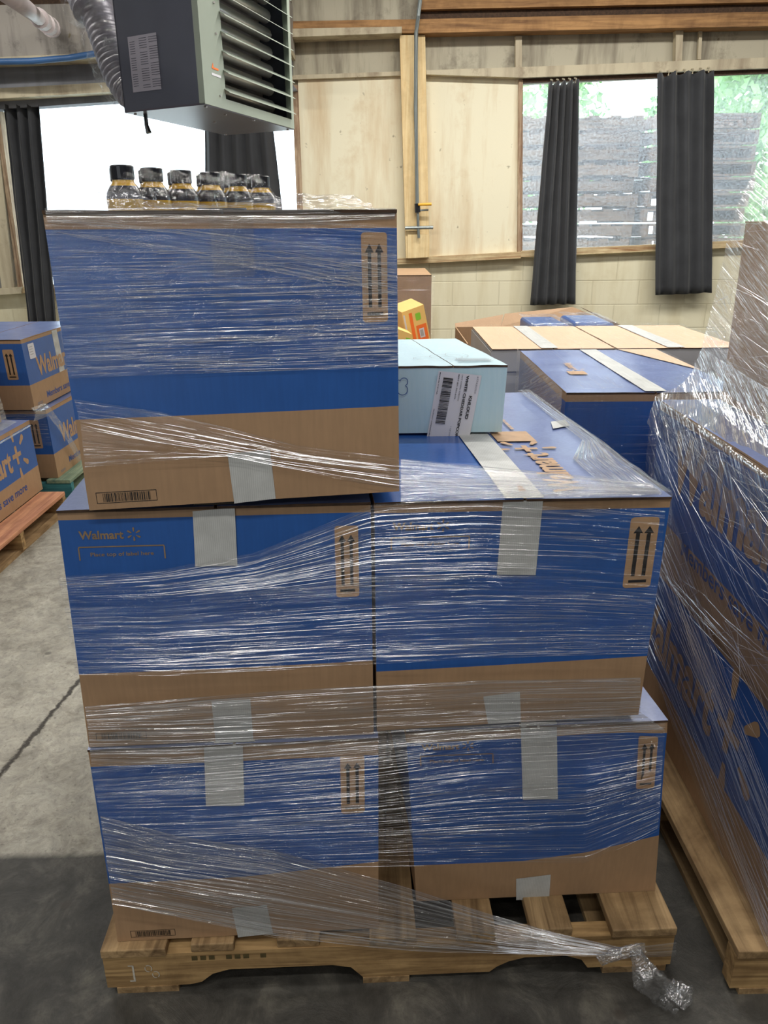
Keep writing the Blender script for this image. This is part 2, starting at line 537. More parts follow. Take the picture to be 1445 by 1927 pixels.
class MB:
    """collects geometry in world space; build() links it as ONE mesh object"""
    def __init__(s):
        s.v, s.f, s.m, s.uv = [], [], [], []

    def add(s, vs, fs, mi=0, uvs=None):
        b = len(s.v)
        s.v += [V(p) for p in vs]
        for k, f in enumerate(fs):
            s.f.append([b + i for i in f])
            s.m.append(mi if isinstance(mi, int) else mi[k])
            s.uv.append([uvs[i] for i in f] if uvs else None)
        return s

    def hexa(s, lo, hi, mi=0):
        """8-corner solid from two matching quads"""
        n = len(lo)
        fs = [list(range(n))[::-1], [n + i for i in range(n)]]
        fs += [[i, (i + 1) % n, n + (i + 1) % n, n + i] for i in range(n)]
        return s.add(list(lo) + list(hi), fs, mi)

    def box(s, x0, x1, y0, y1, z0, z1, mi=0):
        lo = [(x0, y0, z0), (x1, y0, z0), (x1, y1, z0), (x0, y1, z0)]
        return s.hexa(lo, [(x, y, z1) for x, y, _ in lo], mi)

    def tube(s, pts, r, n=10, mi=0, caps=True):
        pts = [V(p) for p in pts]
        rr = r if isinstance(r, (list, tuple)) else [r] * len(pts)
        vs, fs = [], []
        up = V((0, 0, 1))
        for i, p in enumerate(pts):
            t = (pts[min(i + 1, len(pts) - 1)] - pts[max(i - 1, 0)]).normalized()
            a = t.cross(up)
            if a.length < 1e-3: a = t.cross(V((1, 0, 0)))
            a.normalize()
            b = t.cross(a)
            for k in range(n):
                th = 2 * math.pi * k / n
                vs.append(p + (a * math.cos(th) + b * math.sin(th)) * rr[i])
        for i in range(len(pts) - 1):
            for k in range(n):
                fs.append([i * n + k, i * n + (k + 1) % n, (i + 1) * n + (k + 1) % n, (i + 1) * n + k])
        if caps:
            fs.append(list(range(n))[::-1])
            fs.append([(len(pts) - 1) * n + k for k in range(n)])
        return s.add(vs, fs, mi)

    def lathe(s, c, prof, n=20, mi=0, axis=None):
        c = V(c)
        vs, fs, ms = [], [], []
        for (r, z) in prof:
            for k in range(n):
                th = 2 * math.pi * k / n
                vs.append(c + V((r * math.cos(th), r * math.sin(th), z)))
        for i in range(len(prof) - 1):
            for k in range(n):
                fs.append([i * n + k, i * n + (k + 1) % n, (i + 1) * n + (k + 1) % n, (i + 1) * n + k])
                ms.append(mi if isinstance(mi, int) else mi[i])
        fs.append(list(range(n))[::-1]); ms.append(ms[0])
        fs.append([(len(prof) - 1) * n + k for k in range(n)]); ms.append(ms[-1])
        return s.add(vs, fs, ms)

    def build(s, name, mats, parent=None, smooth=False, origin=None, fix=True):
        if not isinstance(mats, (list, tuple)): mats = [mats]
        if parent is not None:
            o0 = world_loc(parent)
        elif origin is not None:
            o0 = V(origin)
        else:
            xs = [p.x for p in s.v]; ys = [p.y for p in s.v]; zs = [p.z for p in s.v]
            o0 = V(((min(xs) + max(xs)) / 2, (min(ys) + max(ys)) / 2, min(zs)))
        me = bpy.data.meshes.new(name)
        me.from_pydata([tuple(p - o0) for p in s.v], [], s.f)
        for m in mats: me.materials.append(m)
        for p, mi in zip(me.polygons, s.m):
            p.material_index = mi
            p.use_smooth = smooth
        if any(u is not None for u in s.uv):
            ul = me.uv_layers.new(name='UVMap')
            for p, u in zip(me.polygons, s.uv):
                if u:
                    for li, c in zip(p.loop_indices, u): ul.data[li].uv = c
        if fix:
            bm = bmesh.new(); bm.from_mesh(me)
            bmesh.ops.recalc_face_normals(bm, faces=bm.faces)
            bm.to_mesh(me); bm.free()
        me.update()
        o = bpy.data.objects.new(name, me)
        COL.objects.link(o)
        if parent is not None:
            o.parent = parent
        else:
            o.location = o0
        return o


def struct(o):
    o['kind'] = 'structure'
    return o


# text outlines are made once with the built-in font and turned into flat polygons
_TXT = {}


def text_poly(s, bold=0.0):
    key = (s, bold)
    if key not in _TXT:
        cu = bpy.data.curves.new('t', 'FONT')
        cu.body = s
        cu.size = 1
        cu.offset = bold
        cu.resolution_u = 3
        ob = bpy.data.objects.new('t', cu)
        COL.objects.link(ob)
        dg = bpy.context.evaluated_depsgraph_get()
        dg.update()
        me = ob.evaluated_get(dg).to_mesh()
        vs = [(v.co.x, v.co.y) for v in me.vertices]
        fs = [list(p.vertices) for p in me.polygons]
        x0 = min(v[0] for v in vs); x1 = max(v[0] for v in vs)
        ob.evaluated_get(dg).to_mesh_clear()
        bpy.data.objects.remove(ob)
        bpy.data.curves.remove(cu)
        _TXT[key] = ([((x - x0), y) for x, y in vs], fs, x1 - x0)
    return _TXT[key]


def text2d(s, x, y, width, height=None, bold=0.02):
    """polygons of a line of text starting at x, y (baseline), width metres wide; height = cap height"""
    vs, fs, w = text_poly(s, bold)
    kx = width / w
    ky = kx if height is None else height / 0.72
    return [(x + a * kx, y + b * ky) for a, b in vs], fs


def rrect(x0, y0, x1, y1, r, n=5):
    pts = []
    for cx, cy, a0 in ((x1 - r, y0 + r, -90), (x1 - r, y1 - r, 0), (x0 + r, y1 - r, 90), (x0 + r, y0 + r, 180)):
        for k in range(n + 1):
            a = math.radians(a0 + 90 * k / n)
            pts.append((cx + r * math.cos(a), cy + r * math.sin(a)))
    return pts, [list(range(len(pts)))]


def rect(x0, y0, x1, y1):
    return [(x0, y0), (x1, y0), (x1, y1), (x0, y1)], [[0, 1, 2, 3]]


def join2d(*parts):
    vs, fs = [], []
    for a, b in parts:
        k = len(vs)
        vs += a
        fs += [[i + k for i in f] for f in b]
    return vs, fs


def ray_petal(cx, cy, ang, r0, r1, w):
    a = math.radians(ang)
    d = (math.cos(a), math.sin(a)); n = (-d[1], d[0])
    pts = []
    for t, k in ((r0, .35), (r0 + .12 * (r1 - r0), .5), (r1 - .25 * (r1 - r0), .85), (r1 - .06 * (r1 - r0), .7), (r1, .35)):
        pts.append((cx + d[0] * t + n[0] * w * k, cy + d[1] * t + n[1] * w * k))
    for t, k in ((r1, .35), (r1 - .06 * (r1 - r0), .7), (r1 - .25 * (r1 - r0), .85), (r0 + .12 * (r1 - r0), .5), (r0, .35)):
        pts.append((cx + d[0] * t - n[0] * w * k, cy + d[1] * t - n[1] * w * k))
    return pts, [list(range(len(pts)))]


def spark(cx, cy, r):
    return join2d(*[ray_petal(cx, cy, a, r * .36, r, r * .16) for a in (90, 30, -30, -90, -150, 150)])


def plus_logo(x, y, width):
    """the wordmark with its plus sign and four rays"""
    w = width * 0.74
    t = text2d('Walmart', x, y, w, w * 0.235, 0.035)
    cx, cy, r = x + w + width * .10, y + w * .125, width * .17
    s = r * .42
    k = r * .10
    cross = join2d(rect(cx - s, cy - k, cx + s, cy + k), rect(cx - k, cy - s, cx + k, cy - k), rect(cx - k, cy + k, cx + k, cy + s))
    return join2d(t, cross, *[ray_petal(cx, cy, a, r * .62, r * 1.15, r * .15) for a in (95, 38, -32, -85)])


# ------------------------------------------------------------------ bilinear faces that prints are laid on
class Face:
    def __init__(s, a, b, c, d, bulge=0.0):
        s.a, s.b, s.c, s.d, s.bulge = V(a), V(b), V(c), V(d), bulge
        s.n = (s.b - s.a).cross(s.d - s.a).normalized()
        s.W = ((s.b - s.a).length + (s.c - s.d).length) / 2
        s.H = ((s.d - s.a).length + (s.c - s.b).length) / 2

    def P(s, u, v, off=0.0):
        p = s.a * (1 - u) * (1 - v) + s.b * u * (1 - v) + s.c * u * v + s.d * (1 - u) * v
        bu = s.bulge * math.sin(math.pi * min(1, max(0, u))) * math.sin(math.pi * min(1, max(0, v)))
        return p + s.n * (off + bu)

    def M(s, x, y, off=0.0):
        return s.P(x / s.W, y / s.H, off)

    def uv(s, px, py):
        u = v = 0.5
        for _ in range(12):
            f = proj(s.P(u, v)); e = 1e-3
            fu = proj(s.P(u + e, v)); fv = proj(s.P(u, v + e))
            a, b = (fu[0] - f[0]) / e, (fv[0] - f[0]) / e
            c, d = (fu[1] - f[1]) / e, (fv[1] - f[1]) / e
            rx, ry = px - f[0], py - f[1]
            det = a * d - b * c
            if abs(det) < 1e-9: break
            u += (rx * d - b * ry) / det
            v += (a * ry - rx * c) / det
        return u, v


def decal(name, parent, face, layers, label=None):
    """layers: list of (verts2d in metres or 'px', faces, material, offset)"""
    mb = MB(); mats = []
    for k, (vf, m, off) in enumerate(layers):
        vs, fs = vf
        mb.add([face.M(x, y, off) for x, y in vs], fs, k)
        mats.append(m)
    o = mb.build(name, mats, parent, fix=False)
    if label: o['label'] = label
    return o


def patch(name, parent, face, pix, m, off=0.0012, nu=8, nv=8, jag=False):
    """a stuck-on piece whose four corners (TL, TR, BR, BL) are given on the face"""
    uv = [face.uv(*p) if not isinstance(p[0], tuple) else p[0] for p in pix]
    mb = MB(); vs = []
    tl, tr, br, bl = [V(q) for q in uv]
    for j in range(nv + 1):
        for i in range(nu + 1):
            s_, t_ = i / nu, j / nv
            q = bl * (1 - s_) * (1 - t_) + br * s_ * (1 - t_) + tr * s_ * t_ + tl * (1 - s_) * t_
            k = 0.0006 * noise.noise(V((q.x * 40, q.y * 40, tl.x * 9)))
            vs.append(face.P(q.x, q.y, off + k))
    fs = [[j * (nu + 1) + i, j * (nu + 1) + i + 1, (j + 1) * (nu + 1) + i + 1, (j + 1) * (nu + 1) + i] for j in range(nv) for i in range(nu)]
    mb.add(vs, fs)
    return mb.build(name, m, parent, smooth=True, fix=False)


def arrow_panel(parent, face, cx, cy, w, h, off=0.0):
    """unprinted window with the two this-way-up arrows over a bar"""
    bg = rrect(cx - w / 2, cy - h / 2, cx + w / 2, cy + h / 2, w * .13)
    ar = []
    for dx in (-w * .19, w * .19):
        x = cx + dx
        top = cy + h * .38; hd = h * .10
        ar.append(rect(x - w * .07, cy - h * .33, x + w * .07, top - hd))
        ar.append(([(x - w * .17, top - hd), (x + w * .17, top - hd), (x, top)], [[0, 1, 2]]))
    ar.append(rect(cx - w * .32, cy - h * .425, cx + w * .32, cy - h * .385))
    return decal('arrow_print', parent, face, [(bg, M_KRAFTP, .0006 + off), (join2d(*ar), M_INK, .0010 + off)], 'kraft window with two black up arrows over a bar')


def barcode_print(parent, face, x, y, w, h, seed=3):
    rnd = random.Random(seed)
    t = h * .05
    parts = [rect(x, y, x + w, y + t), rect(x, y + h - t, x + w, y + h), rect(x, y + t, x + t, y + h - t), rect(x + w - t, y + t, x + w, y + h - t)]
    q = x + w * .11
    while q < x + w * .89:
        b = w * rnd.choice((.006, .006, .012, .018))
        parts.append(rect(q, y + h * .12, q + b, y + h * .88))
        q += b + w * rnd.choice((.006, .010, .016))
    return decal('barcode_print', parent, face, [(join2d(*parts), M_INK, .0006)], 'small black barcode in a thin outline')


def small_logo(parent, face, x, y, w):
    """wordmark with spark, and the bracket for the shipping label"""
    t = text2d('Walmart', x, y, w * .52, w * .52 * .20, 0.03)
    sp = spark(x + w * .64, y + w * .05, w * .085)
    b = w * .008
    x0, x1, y1 = x - w * .02, x + w * .98, y - w * .10
    br = join2d(rect(x0, y1 - b, x1, y1 + b), rect(x0 - b, y1 - w * .17, x0 + b, y1 - b), rect(x1 - b, y1 - w * .17, x1 + b, y1 - b))
    t2 = text2d('Place top of label here', x + w * .11, y - w * .22, w * .74, w * .050, 0.012)
    return decal('logo_print', parent, face, [(join2d(t, sp, br, t2), M_INKSOFT, .0007)], 'faded kraft wordmark and label bracket')


# ------------------------------------------------------------------ cartons
def carton(label, B, T, group=None, vb=0.36, vb_pts=None, rim=0.045, bulge=0.004, faces_blue=True, top='flaps', top_mats=None,
           body=None, seam='long', name='printed_carton', dent=None, flap_gap=0.0, sag=0.0):
    """B, T: bottom and top corners in the order front-left, front-right, back-right, back-left"""
    B = [V(p) for p in B]; T = [V(p) for p in T]
    c = sum(B, V()) / 4
    root = empty(name, c, label, 'box', group)
    body = body or (M_KRAFT, M_BLUE)
    F = {}
    mb = MB()
    for k, nm in enumerate(('front', 'right', 'back', 'left')):
        i, j = k, (k + 1) % 4
        f = Face(B[i], B[j], T[j], T[i], bulge)
        if dent and nm == 'front':
            base = f.P
            f.P = (lambda base, f: (lambda u, v, off=0.0: base(u, v, off - dent(u, v))))(base, f)
        F[nm] = f
        nu = 20
        pts = vb_pts if (vb_pts and nm == 'front') else [(0, vb), (1, vb)]

        def bound(u):
            for (a, va), (b_, vb_) in zip(pts, pts[1:]):
                if u <= b_ + 1e-9:
                    t = (u - a) / (b_ - a)
                    return va + (vb_ - va) * t
            return pts[-1][1]
        rows = []
        for u_i in range(nu + 1):
            u = u_i / nu
            b0 = bound(u)
            rows.append([b0 * q / 4 for q in range(4)] + [b0 + (1 - rim - b0) * q / 8 for q in range(8)] + [1 - rim, 1.0])
        nv = len(rows[0])
        vs = [f.P(i_ / nu, rows[i_][j_]) for j_ in range(nv) for i_ in range(nu + 1)]
        fs, ms = [], []
        for j_ in range(nv - 1):
            for i_ in range(nu):
                fs.append([j_ * (nu + 1) + i_, j_ * (nu + 1) + i_ + 1, (j_ + 1) * (nu + 1) + i_ + 1, (j_ + 1) * (nu + 1) + i_])
                ms.append(1 if (faces_blue and 4 <= j_ < nv - 2) else 0)
        mb.add(vs, fs, ms)
    mb.add(B, [[3, 2, 1, 0]], 0)
    mb.add([p - V((0, 0, .003 + sag)) for p in T], [[0, 1, 2, 3]], 0)
    mb.build('body', list(body), root, fix=False)
    tf = Face(T[0], T[1], T[2], T[3], 0)
    F['top'] = tf
    if sag:
        b0_ = tf.P
        tf.P = lambda u, v, off=0.0: b0_(u, v, off - sag * min(1, max(0, v) * 5) )
    tm = top_mats or (M_GLARE_LID, M_GLARE_LID)
    th = .0045
    if top == 'flaps':
        halves = ((0.0, 0.495), (0.505, 1.0)) if seam == 'long' else None
        for hi, (u0, u1) in enumerate(halves or ((0, 1), (0, 1))):
            m2 = MB(); nu, nv = 8, 14
            if seam != 'long':
                v0_, v1_ = ((0.0, 0.495), (0.505, 1.0))[hi]
            else:
                v0_, v1_ = -.004, (1.004 if not sag else .995)
            lo, hi_ = [], []
            for j in range(nv + 1):
                for i in range(nu + 1):
                    u = u0 + (u1 - u0) * i / nu; v = v0_ + (v1_ - v0_) * j / nv
                    w = 0.0018 * noise.noise(V((u * 6 + c.x * 3, v * 7, c.y * 5))) + 0.0008
                    lift = flap_gap * (4 * abs(u - .5) * (1 - abs(u - .5) * 2)) if flap_gap else 0
                    lo.append(tf.P(u, v, w + lift)); hi_.append(tf.P(u, v, w + th + lift))
            n = len(lo); W_ = nu + 1
            fs, ms = [], []
            for j in range(nv):
                for i in range(nu):
                    q = [j * W_ + i, j * W_ + i + 1, (j + 1) * W_ + i + 1, (j + 1) * W_ + i]
                    fs.append([x + n for x in q]); ms.append(0)
                    fs.append(q[::-1]); ms.append(1)
            for i in range(nu):
                fs.append([i, i + 1, i + 1 + n, i + n]); ms.append(2)
                k = nv * W_
                fs.append([k + i + 1, k + i, k + i + n, k + i + 1 + n]); ms.append(2)
            for j in range(nv):
                fs.append([(j + 1) * W_, j * W_, j * W_ + n, (j + 1) * W_ + n]); ms.append(1)
                fs.append([j * W_ + nu, (j + 1) * W_ + nu, (j + 1) * W_ + nu + n, j * W_ + nu + n]); ms.append(1)
            m2.add(lo + hi_, fs, ms)
            m2.build('flap', [tm[hi], M_KRAFT, M_KDARK], root, fix=False)
    return root, F


def tape_top(root, face, u0=.44, u1=.56, v0=0.0, v1=1.0, off=.0085):
    mb = MB(); vs = []; n = 20
    for j in range(n + 1):
        v = v0 + (v1 - v0) * j / n
        for i in range(3):
            vs.append(face.P(u0 + (u1 - u0) * i / 2, v, off + .0008 * noise.noise(V((i, v * 9, u0)))))
    mb.add(vs, [[j * 3 + i, j * 3 + i + 1, (j + 1) * 3 + i + 1, (j + 1) * 3 + i] for j in range(n) for i in range(2)])
    return mb.build('tape', M_TAPE, root, smooth=True, fix=False)


# ------------------------------------------------------------------ pallets
def pallet(label, x0, y0, w=1.218, d=1.016, yaw=0.0, mx=M_PALX, my=M_PALY, edge=None, group=None, z0=0.0, chip=False):
    R_ = Matrix.Rotation(yaw, 3, 'Z')
    o = V((x0, y0, z0))
    root = empty('wooden_pallet', o, label, 'pallet', group)

    def T_(x, y, z):
        return o + R_ @ V((x, y, z))

    def bx(a, b, c, e, f, g):
        q = [(a, c), (b, c), (b, e), (a, e)]
        return [T_(x, y, f) for x, y in q], [T_(x, y, g) for x, y in q]
    for yy in (0.0, d / 2 - .019, d - .038):            # notched stringers
        prof = [(0, .016), (.25, .016), (.27, .022), (.30, .050), (.335, .057), (.45, .057), (.485, .048), (.51, .022), (.53, .016),
                (w - .53, .016), (w - .51, .022), (w - .485, .048), (w - .45, .057), (w - .335, .057), (w - .30, .050), (w - .27, .022), (w - .25, .016), (w, .016), (w, .107), (0, .107)]
        if yy == 0.0:
            prof = [(0, .016), (.175, .016), (.20, .022), (.225, .044), (.26, .055), (.48, .055), (.52, .046), (.545, .016),
                    (.82, .016), (.835, .030), (.86, .044), (.895, .054), (.985, .054), (1.02, .040), (1.035, .016), (w, .016), (w, .107), (0, .107)]
        mb = MB()
        n = len(prof)
        vs = [T_(x, yy, z) for x, z in prof] + [T_(x, yy + .038, z) for x, z in prof]
        fs = [list(range(n)), list(range(n, 2 * n))[::-1]] + [[i, i + n, (i + 1) % n + n, (i + 1) % n] for i in range(n)]
        mb.add(vs, fs)
        mb.build('stringer', mx, root)
    xs = [(0.0, .135), (.185, .09), (.365, .09), (.56, .10), (.745, .085), (.905, .09), (w - .14, .14)]
    for k, (x, ww) in enumerate(xs):
        mb = MB(); jit = .003 * ((k * 7) % 3 - 1)
        lo, hi = bx(x, x + ww, jit - (.004 if k in (0, 6) else 0), d + .004, .1072, .129)
        mb.hexa(lo, hi)
        b = mb.build('deck_board', edge if (edge and k == 6) else my, root)
        bev = b.modifiers.new('b', 'BEVEL'); bev.width = .0025; bev.segments = 2
    for k, (x, ww) in enumerate(((0.02, .13), (.545, .10), (w - .15, .14))):
        mb = MB()
        lo, hi = bx(x, x + ww, -.002, d, 0.0, .016)
        mb.hexa(lo, hi)
        mb.build('bottom_board', my, root)
    return root


# ------------------------------------------------------------------ stretch film sheets
def film(name, parent, rows, m, nu=60, nv=50, amp=.002, fr=(2.2, 70), seed=0.0, lab=None, smoothrows=True, ulen=None, vlen=None, shear=0.0):
    """rows: polylines (same count) from the first edge to the last; wrinkles run along the rows"""
    rows = [[V(p) for p in r] for r in rows]

    def along(r, t):
        t = t * (len(r) - 1); i = min(int(t), len(r) - 2); f = t - i
        return r[i].lerp(r[i + 1], f)
    vs, uvs = [], []
    U = ulen or sum((rows[0][i + 1] - rows[0][i]).length for i in range(len(rows[0]) - 1))
    Wd = vlen or max(sum((rows[j + 1][k] - rows[j][k]).length for j in range(len(rows) - 1)) for k in range(len(rows[0])))
    for j in range(nv + 1):
        for i in range(nu + 1):
            u, v = i / nu, j / nv
            col = [along(r, u) for r in rows]
            p = along(col, v)
            e = 1e-3
            du = along([along(r, min(1, u + e)) for r in rows], v) - along([along(r, max(0, u - e)) for r in rows], v)
            dv = along(col, min(1, v + e)) - along(col, max(0, v - e))
            n = du.cross(dv)
            n = n.normalized() if n.length > 1e-12 else V((0, -1, 0))
            vv = v * Wd + shear * u * U
            w = abs(noise.noise(V((u * U * fr[0] + seed, vv * fr[1], seed)))) + .5 * noise.noise(V((u * U * fr[0] * 3, vv * fr[1] * .4, seed + 4)))
            vs.append(p - n * (w * amp))
            uvs.append((u * U + seed, vv + seed * .37))
    W_ = nu + 1
    fs = [[j * W_ + i, j * W_ + i + 1, (j + 1) * W_ + i + 1, (j + 1) * W_ + i] for j in range(nv) for i in range(nu)]
    mb = MB()
    mb.add(vs, fs, 0, uvs)
    o = mb.build(name, m, parent, smooth=True, fix=False)
    if lab: o['label'] = lab
    return o



def crease_mat():
    m, nt, bs = mat('film_crease')
    bs.inputs['Base Color'].default_value = (.93, .95, 1, 1)
    bs.inputs['Roughness'].default_value = .24
    bs.inputs['Metallic'].default_value = .75
    bs.inputs['Transmission Weight'].default_value = 0.0
    v = coords(nt, (26, 3, 1), 'UV')
    f = noise_n(nt, v, 1, 4, .7)
    nt.links.new(ramp(nt, f, [(.40, (0, 0, 0)), (.62, (.9, .9, .9))]), bs.inputs['Alpha'])
    return m


M_CREASE = crease_mat()


def creases(name, parent, rows, n, seed=0, wmin=.0003, wmax=.0008, lmin=.02, lmax=.25, off=.0015, region=(0, 1, 0, 1), slope=.004):
    """stretched ridges in the film, each a long thin glossy fold following the sheet"""
    rnd = random.Random(seed)
    rows = [[V(p) for p in r] for r in rows]

    def along(r, t):
        t = min(.9999, max(0, t)) * (len(r) - 1); i = int(t); f = t - i
        return r[i].lerp(r[i + 1], f)

    def S(u, v):
        return along([along(r, u) for r in rows], v)
    mb = MB()
    U = sum((rows[0][i + 1] - rows[0][i]).length for i in range(len(rows[0]) - 1))
    k = 0; tries = 0; n = int(n * .55)
    while k < n and tries < n * 6:
        tries += 1
        u0 = rnd.uniform(region[0], region[1]); v0 = rnd.uniform(region[2], region[3])
        if noise.noise(V((u0 * U * 2.2, v0 * 5, seed * 3.1))) < rnd.uniform(-.45, .35): continue
        L = rnd.uniform(lmin, lmax) ** 1.0 / U
        if rnd.random() < .25: L *= 2
        u1 = min(region[1], u0 + L)
        w = rnd.uniform(wmin, wmax)
        dv = rnd.uniform(-slope, slope) / .3
        m_ = 7; vs, uvs = [], []
        for i in range(m_):
            t = i / (m_ - 1)
            u = u0 + (u1 - u0) * t
            v = v0 + dv * t + .0012 * noise.noise(V((u * 30, v0 * 50, seed)))
            p = S(u, v)
            du = (S(min(1, u + .01), v) - S(max(0, u - .01), v)).normalized()
            vv = (S(u, min(1, v + .02)) - S(u, max(0, v - .02)))
            nn = du.cross(vv).normalized()
            vv = nn.cross(du).normalized()
            ww = w * math.sin(math.pi * (t * .94 + .03)) ** .6
            q = p - nn * off
            vs += [q - vv * ww, q - nn * ww * .8, q + vv * ww]
            uvs += [(u * U, 0 + v0 * 40), (u * U, .5 + v0 * 40), (u * U, 1 + v0 * 40)]
        fs = []
        for i in range(m_ - 1):
            for c in range(2):
                fs.append([i * 3 + c, i * 3 + c + 1, (i + 1) * 3 + c + 1, (i + 1) * 3 + c])
        mb.add(vs, fs, 0, uvs)
        k += 1
    o = mb.build(name, M_CREASE, parent, smooth=False, fix=False)
    o['kind'] = 'stuff'
    return o

# ------------------------------------------------------------------ room shell
WY = 7.2                       # plane of the far wall


def wp(px, py, off=0.0):
    return oy(px, py, WY - off)


def wall_piece(mb, pix, off=0.0, th=0.14, mi=0):
    """a slab on the far wall; outline on its face given by points seen in the photo"""
    a = [wp(x, y, off) for x, y in pix]
    b = [p + V((0, th, 0)) for p in a]
    n = len(a)
    mb.add(a + b, [list(range(n)), list(range(n, 2 * n))[::-1]] + [[i, i + n, (i + 1) % n + n, (i + 1) % n] for i in range(n)], mi)
    return mb


def piece(name, pix, m, off=0.0, th=0.14, parent=None, kind='structure'):
    o = wall_piece(MB(), pix, off, th).build(name, m, parent)
    if kind and parent is None: o['kind'] = kind
    return o


mb = MB()
mb.add([(-6, -6, 0), (6, -6, 0), (6, 7.35, 0), (-6, 7.35, 0), (-6, -6, -.1), (6, -6, -.1), (6, 7.35, -.1), (-6, 7.35, -.1)],
       [[0, 1, 2, 3], [7, 6, 5, 4], [0, 4, 5, 1], [1, 5, 6, 2], [2, 6, 7, 3], [3, 7, 4, 0]])
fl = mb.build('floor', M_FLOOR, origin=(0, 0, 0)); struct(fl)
struct(MB().box(-6, 6, -6, 7.35, 3.9, 4.0).build('ceiling', M_CEIL))
struct(MB().box(-6.12, -6, -6, 7.35, 0, 4).build('wall_left', M_OUTW))
struct(MB().box(6, 6.12, -6, 7.35, 0, 4).build('wall_right', M_OUTW))
struct(MB().box(-6, 6, -6.12, -6, 0, 4).build('wall_front', M_OUTW))

# far wall: block base, panels between the windows, header above them
mb = MB()
lo = [(-400, 575), (40, 546), (570, 506), (760, 497), (980, 482), (1445, 462), (1900, 445)]
a = [wp(x, y) for x, y in lo]
a += [V((a[-1].x, WY, 0)), V((a[0].x, WY, 0))]
b = [p + V((0, .14, 0)) for p in a]
n = len(a)
mb.add(a + b, [list(range(n)), list(range(n, 2 * n))[::-1]] + [[i, i + n, (i + 1) % n + n, (i + 1) % n] for i in range(n)])
o = mb.build('wall_back', M_BLOCK, origin=(0, WY, 0)); struct(o)
piece('wall_back_panel', [(560, 141), (982, 141), (980, 486), (760, 498), (574, 508)], M_PLY, 0.02, .10)
piece('wall_back_panel', [(-400, 215), (-12, 206), (38, 548), (-400, 580)], M_OUTW, 0.0, .12)
mb = MB()
top = 3.95
for pts, m_ in ((((-400, 232), (560, 163), (560, 141), (982, 141), (982, 156), (1900, 112)), 0),):
    a = [wp(x, y) for x, y in pts]
    a = a + [V((a[-1].x, WY, top)), V((a[0].x, WY, top))]
    b = [p + V((0, .14, 0)) for p in a]
    n = len(a)
    mb.add(a + b, [list(range(n)), list(range(n, 2 * n))[::-1]] + [[i, i + n, (i + 1) % n + n, (i + 1) % n] for i in range(n)])
o = mb.build('wall_back_header', M_HEADER, origin=(0, WY, 2.6)); struct(o)


def trim(pix, m, off, th):
    return piece('trim_1', pix, m, off, th)


# long boards and ledges across the top of the wall
trim([(548, 62), (548, 40), (790, 36), (1445, 22), (1900, 12), (1900, 38), (1445, 49), (790, 62)], M_BEAM, .18, .16)
trim([(790, -30), (1900, -50), (1900, -8), (1445, 4), (790, 18)], M_BEAM, .20, .18)
trim([(790, 18), (1445, 4), (1900, -8), (1900, 12), (1445, 22), (790, 36)], M_KDARK, .14, .12)
trim([(540, -30), (790, -30), (790, 36), (540, 40)], M_HEADER, .17, .15)
trim([(540, 70), (756, 62), (756, 50), (540, 54)], M_LEDGE, .22, .20)
trim([(540, 142), (756, 134), (756, 142), (540, 150)], M_LEDGE, .06, .04)
trim([(802, 132), (985, 126), (1445, 108), (1900, 92), (1900, 112), (1445, 128), (985, 146), (802, 140)], M_LEDGE, .10, .09)
trim([(984, 146), (1445, 128), (1900, 112), (1900, 122), (1445, 138), (984, 156)], M_KDARK, .05, .04)
trim([(-400, -60), (545, -60), (545, 0), (-400, 18)], M_KDARK, .30, .26)
trim([(-400, 18), (545, -2), (545, 84), (-400, 124)], M_PEEL, .42, .38)
trim([(-400, 124), (545, 84), (545, 94), (-400, 134)], M_LEDGE, .46, .42)
trim([(-400, 134), (545, 94), (545, 136), (-400, 188)], M_GREYWALL, .26, .24)
trim([(-400, 188), (545, 136), (545, 152), (-400, 210)], M_LEDGE, .30, .28)
trim([(-400, 210), (545, 152), (558, 168), (-400, 232)], M_GREYWALL, .16, .14)
# short studs of the recessed band
trim([(970, 68), (982, 68), (982, 128), (970, 128)], M_LEDGE, .07, .05)
trim([(1272, 54), (1286, 54), (1283, 116), (1271, 116)], M_LEDGE, .09, .07)
trim([(1316, 52), (1322, 52), (1319, 112), (1313, 112)], M_LEDGE, .05, .03)
# ledges under the panels and windows, and the window jambs
trim([(560, 494), (760, 486), (980, 474), (980, 486), (760, 497), (560, 506)], M_SILL, .09, .08)
trim([(980, 472), (1445, 450), (1900, 432), (1900, 446), (1445, 463), (980, 484)], M_SILL, .07, .06)
trim([(-400, 572), (40, 540), (40, 552), (-400, 584)], M_LEDGE, .10, .09)
trim([(40, 540), (572, 498), (572, 508), (40, 552)], M_SILL, .08, .07)
trim([(549, 160), (560, 160), (574, 500), (563, 500)], M_JAMB, .05, .09)
trim([(976, 150), (984, 150), (983, 478), (974, 478)], M_JAMB, .05, .09)
trim([(-10, 208), (-2, 208), (44, 545), (34, 546)], M_JAMB, .07, .10)
trim([(-40, 208), (-11, 208), (27, 546), (4, 548)], M_LEDGE, .09, .12)
# the post in the middle of the wall, two studs side by side
trim([(752, 66), (779, 66), (785, 484), (764, 486)], M_POST, .16, .13)
trim([(786, 66), (800, 66), (808, 483), (787, 484)], M_POST, .13, .10)
trim([(767, 441), (808, 441), (808, 484), (767, 486)], M_POST, .17, .03)

# glass
g1 = wall_piece(MB(), [(-8, 196), (556, 160), (570, 506), (42, 548)], -.06, .006).build('window_1', M_GLASS); struct(g1)
g2 = wall_piece(MB(), [(982, 154), (1900, 116), (1900, 440), (980, 480)], -.06, .006).build('window_2', M_GLASS); struct(g2)


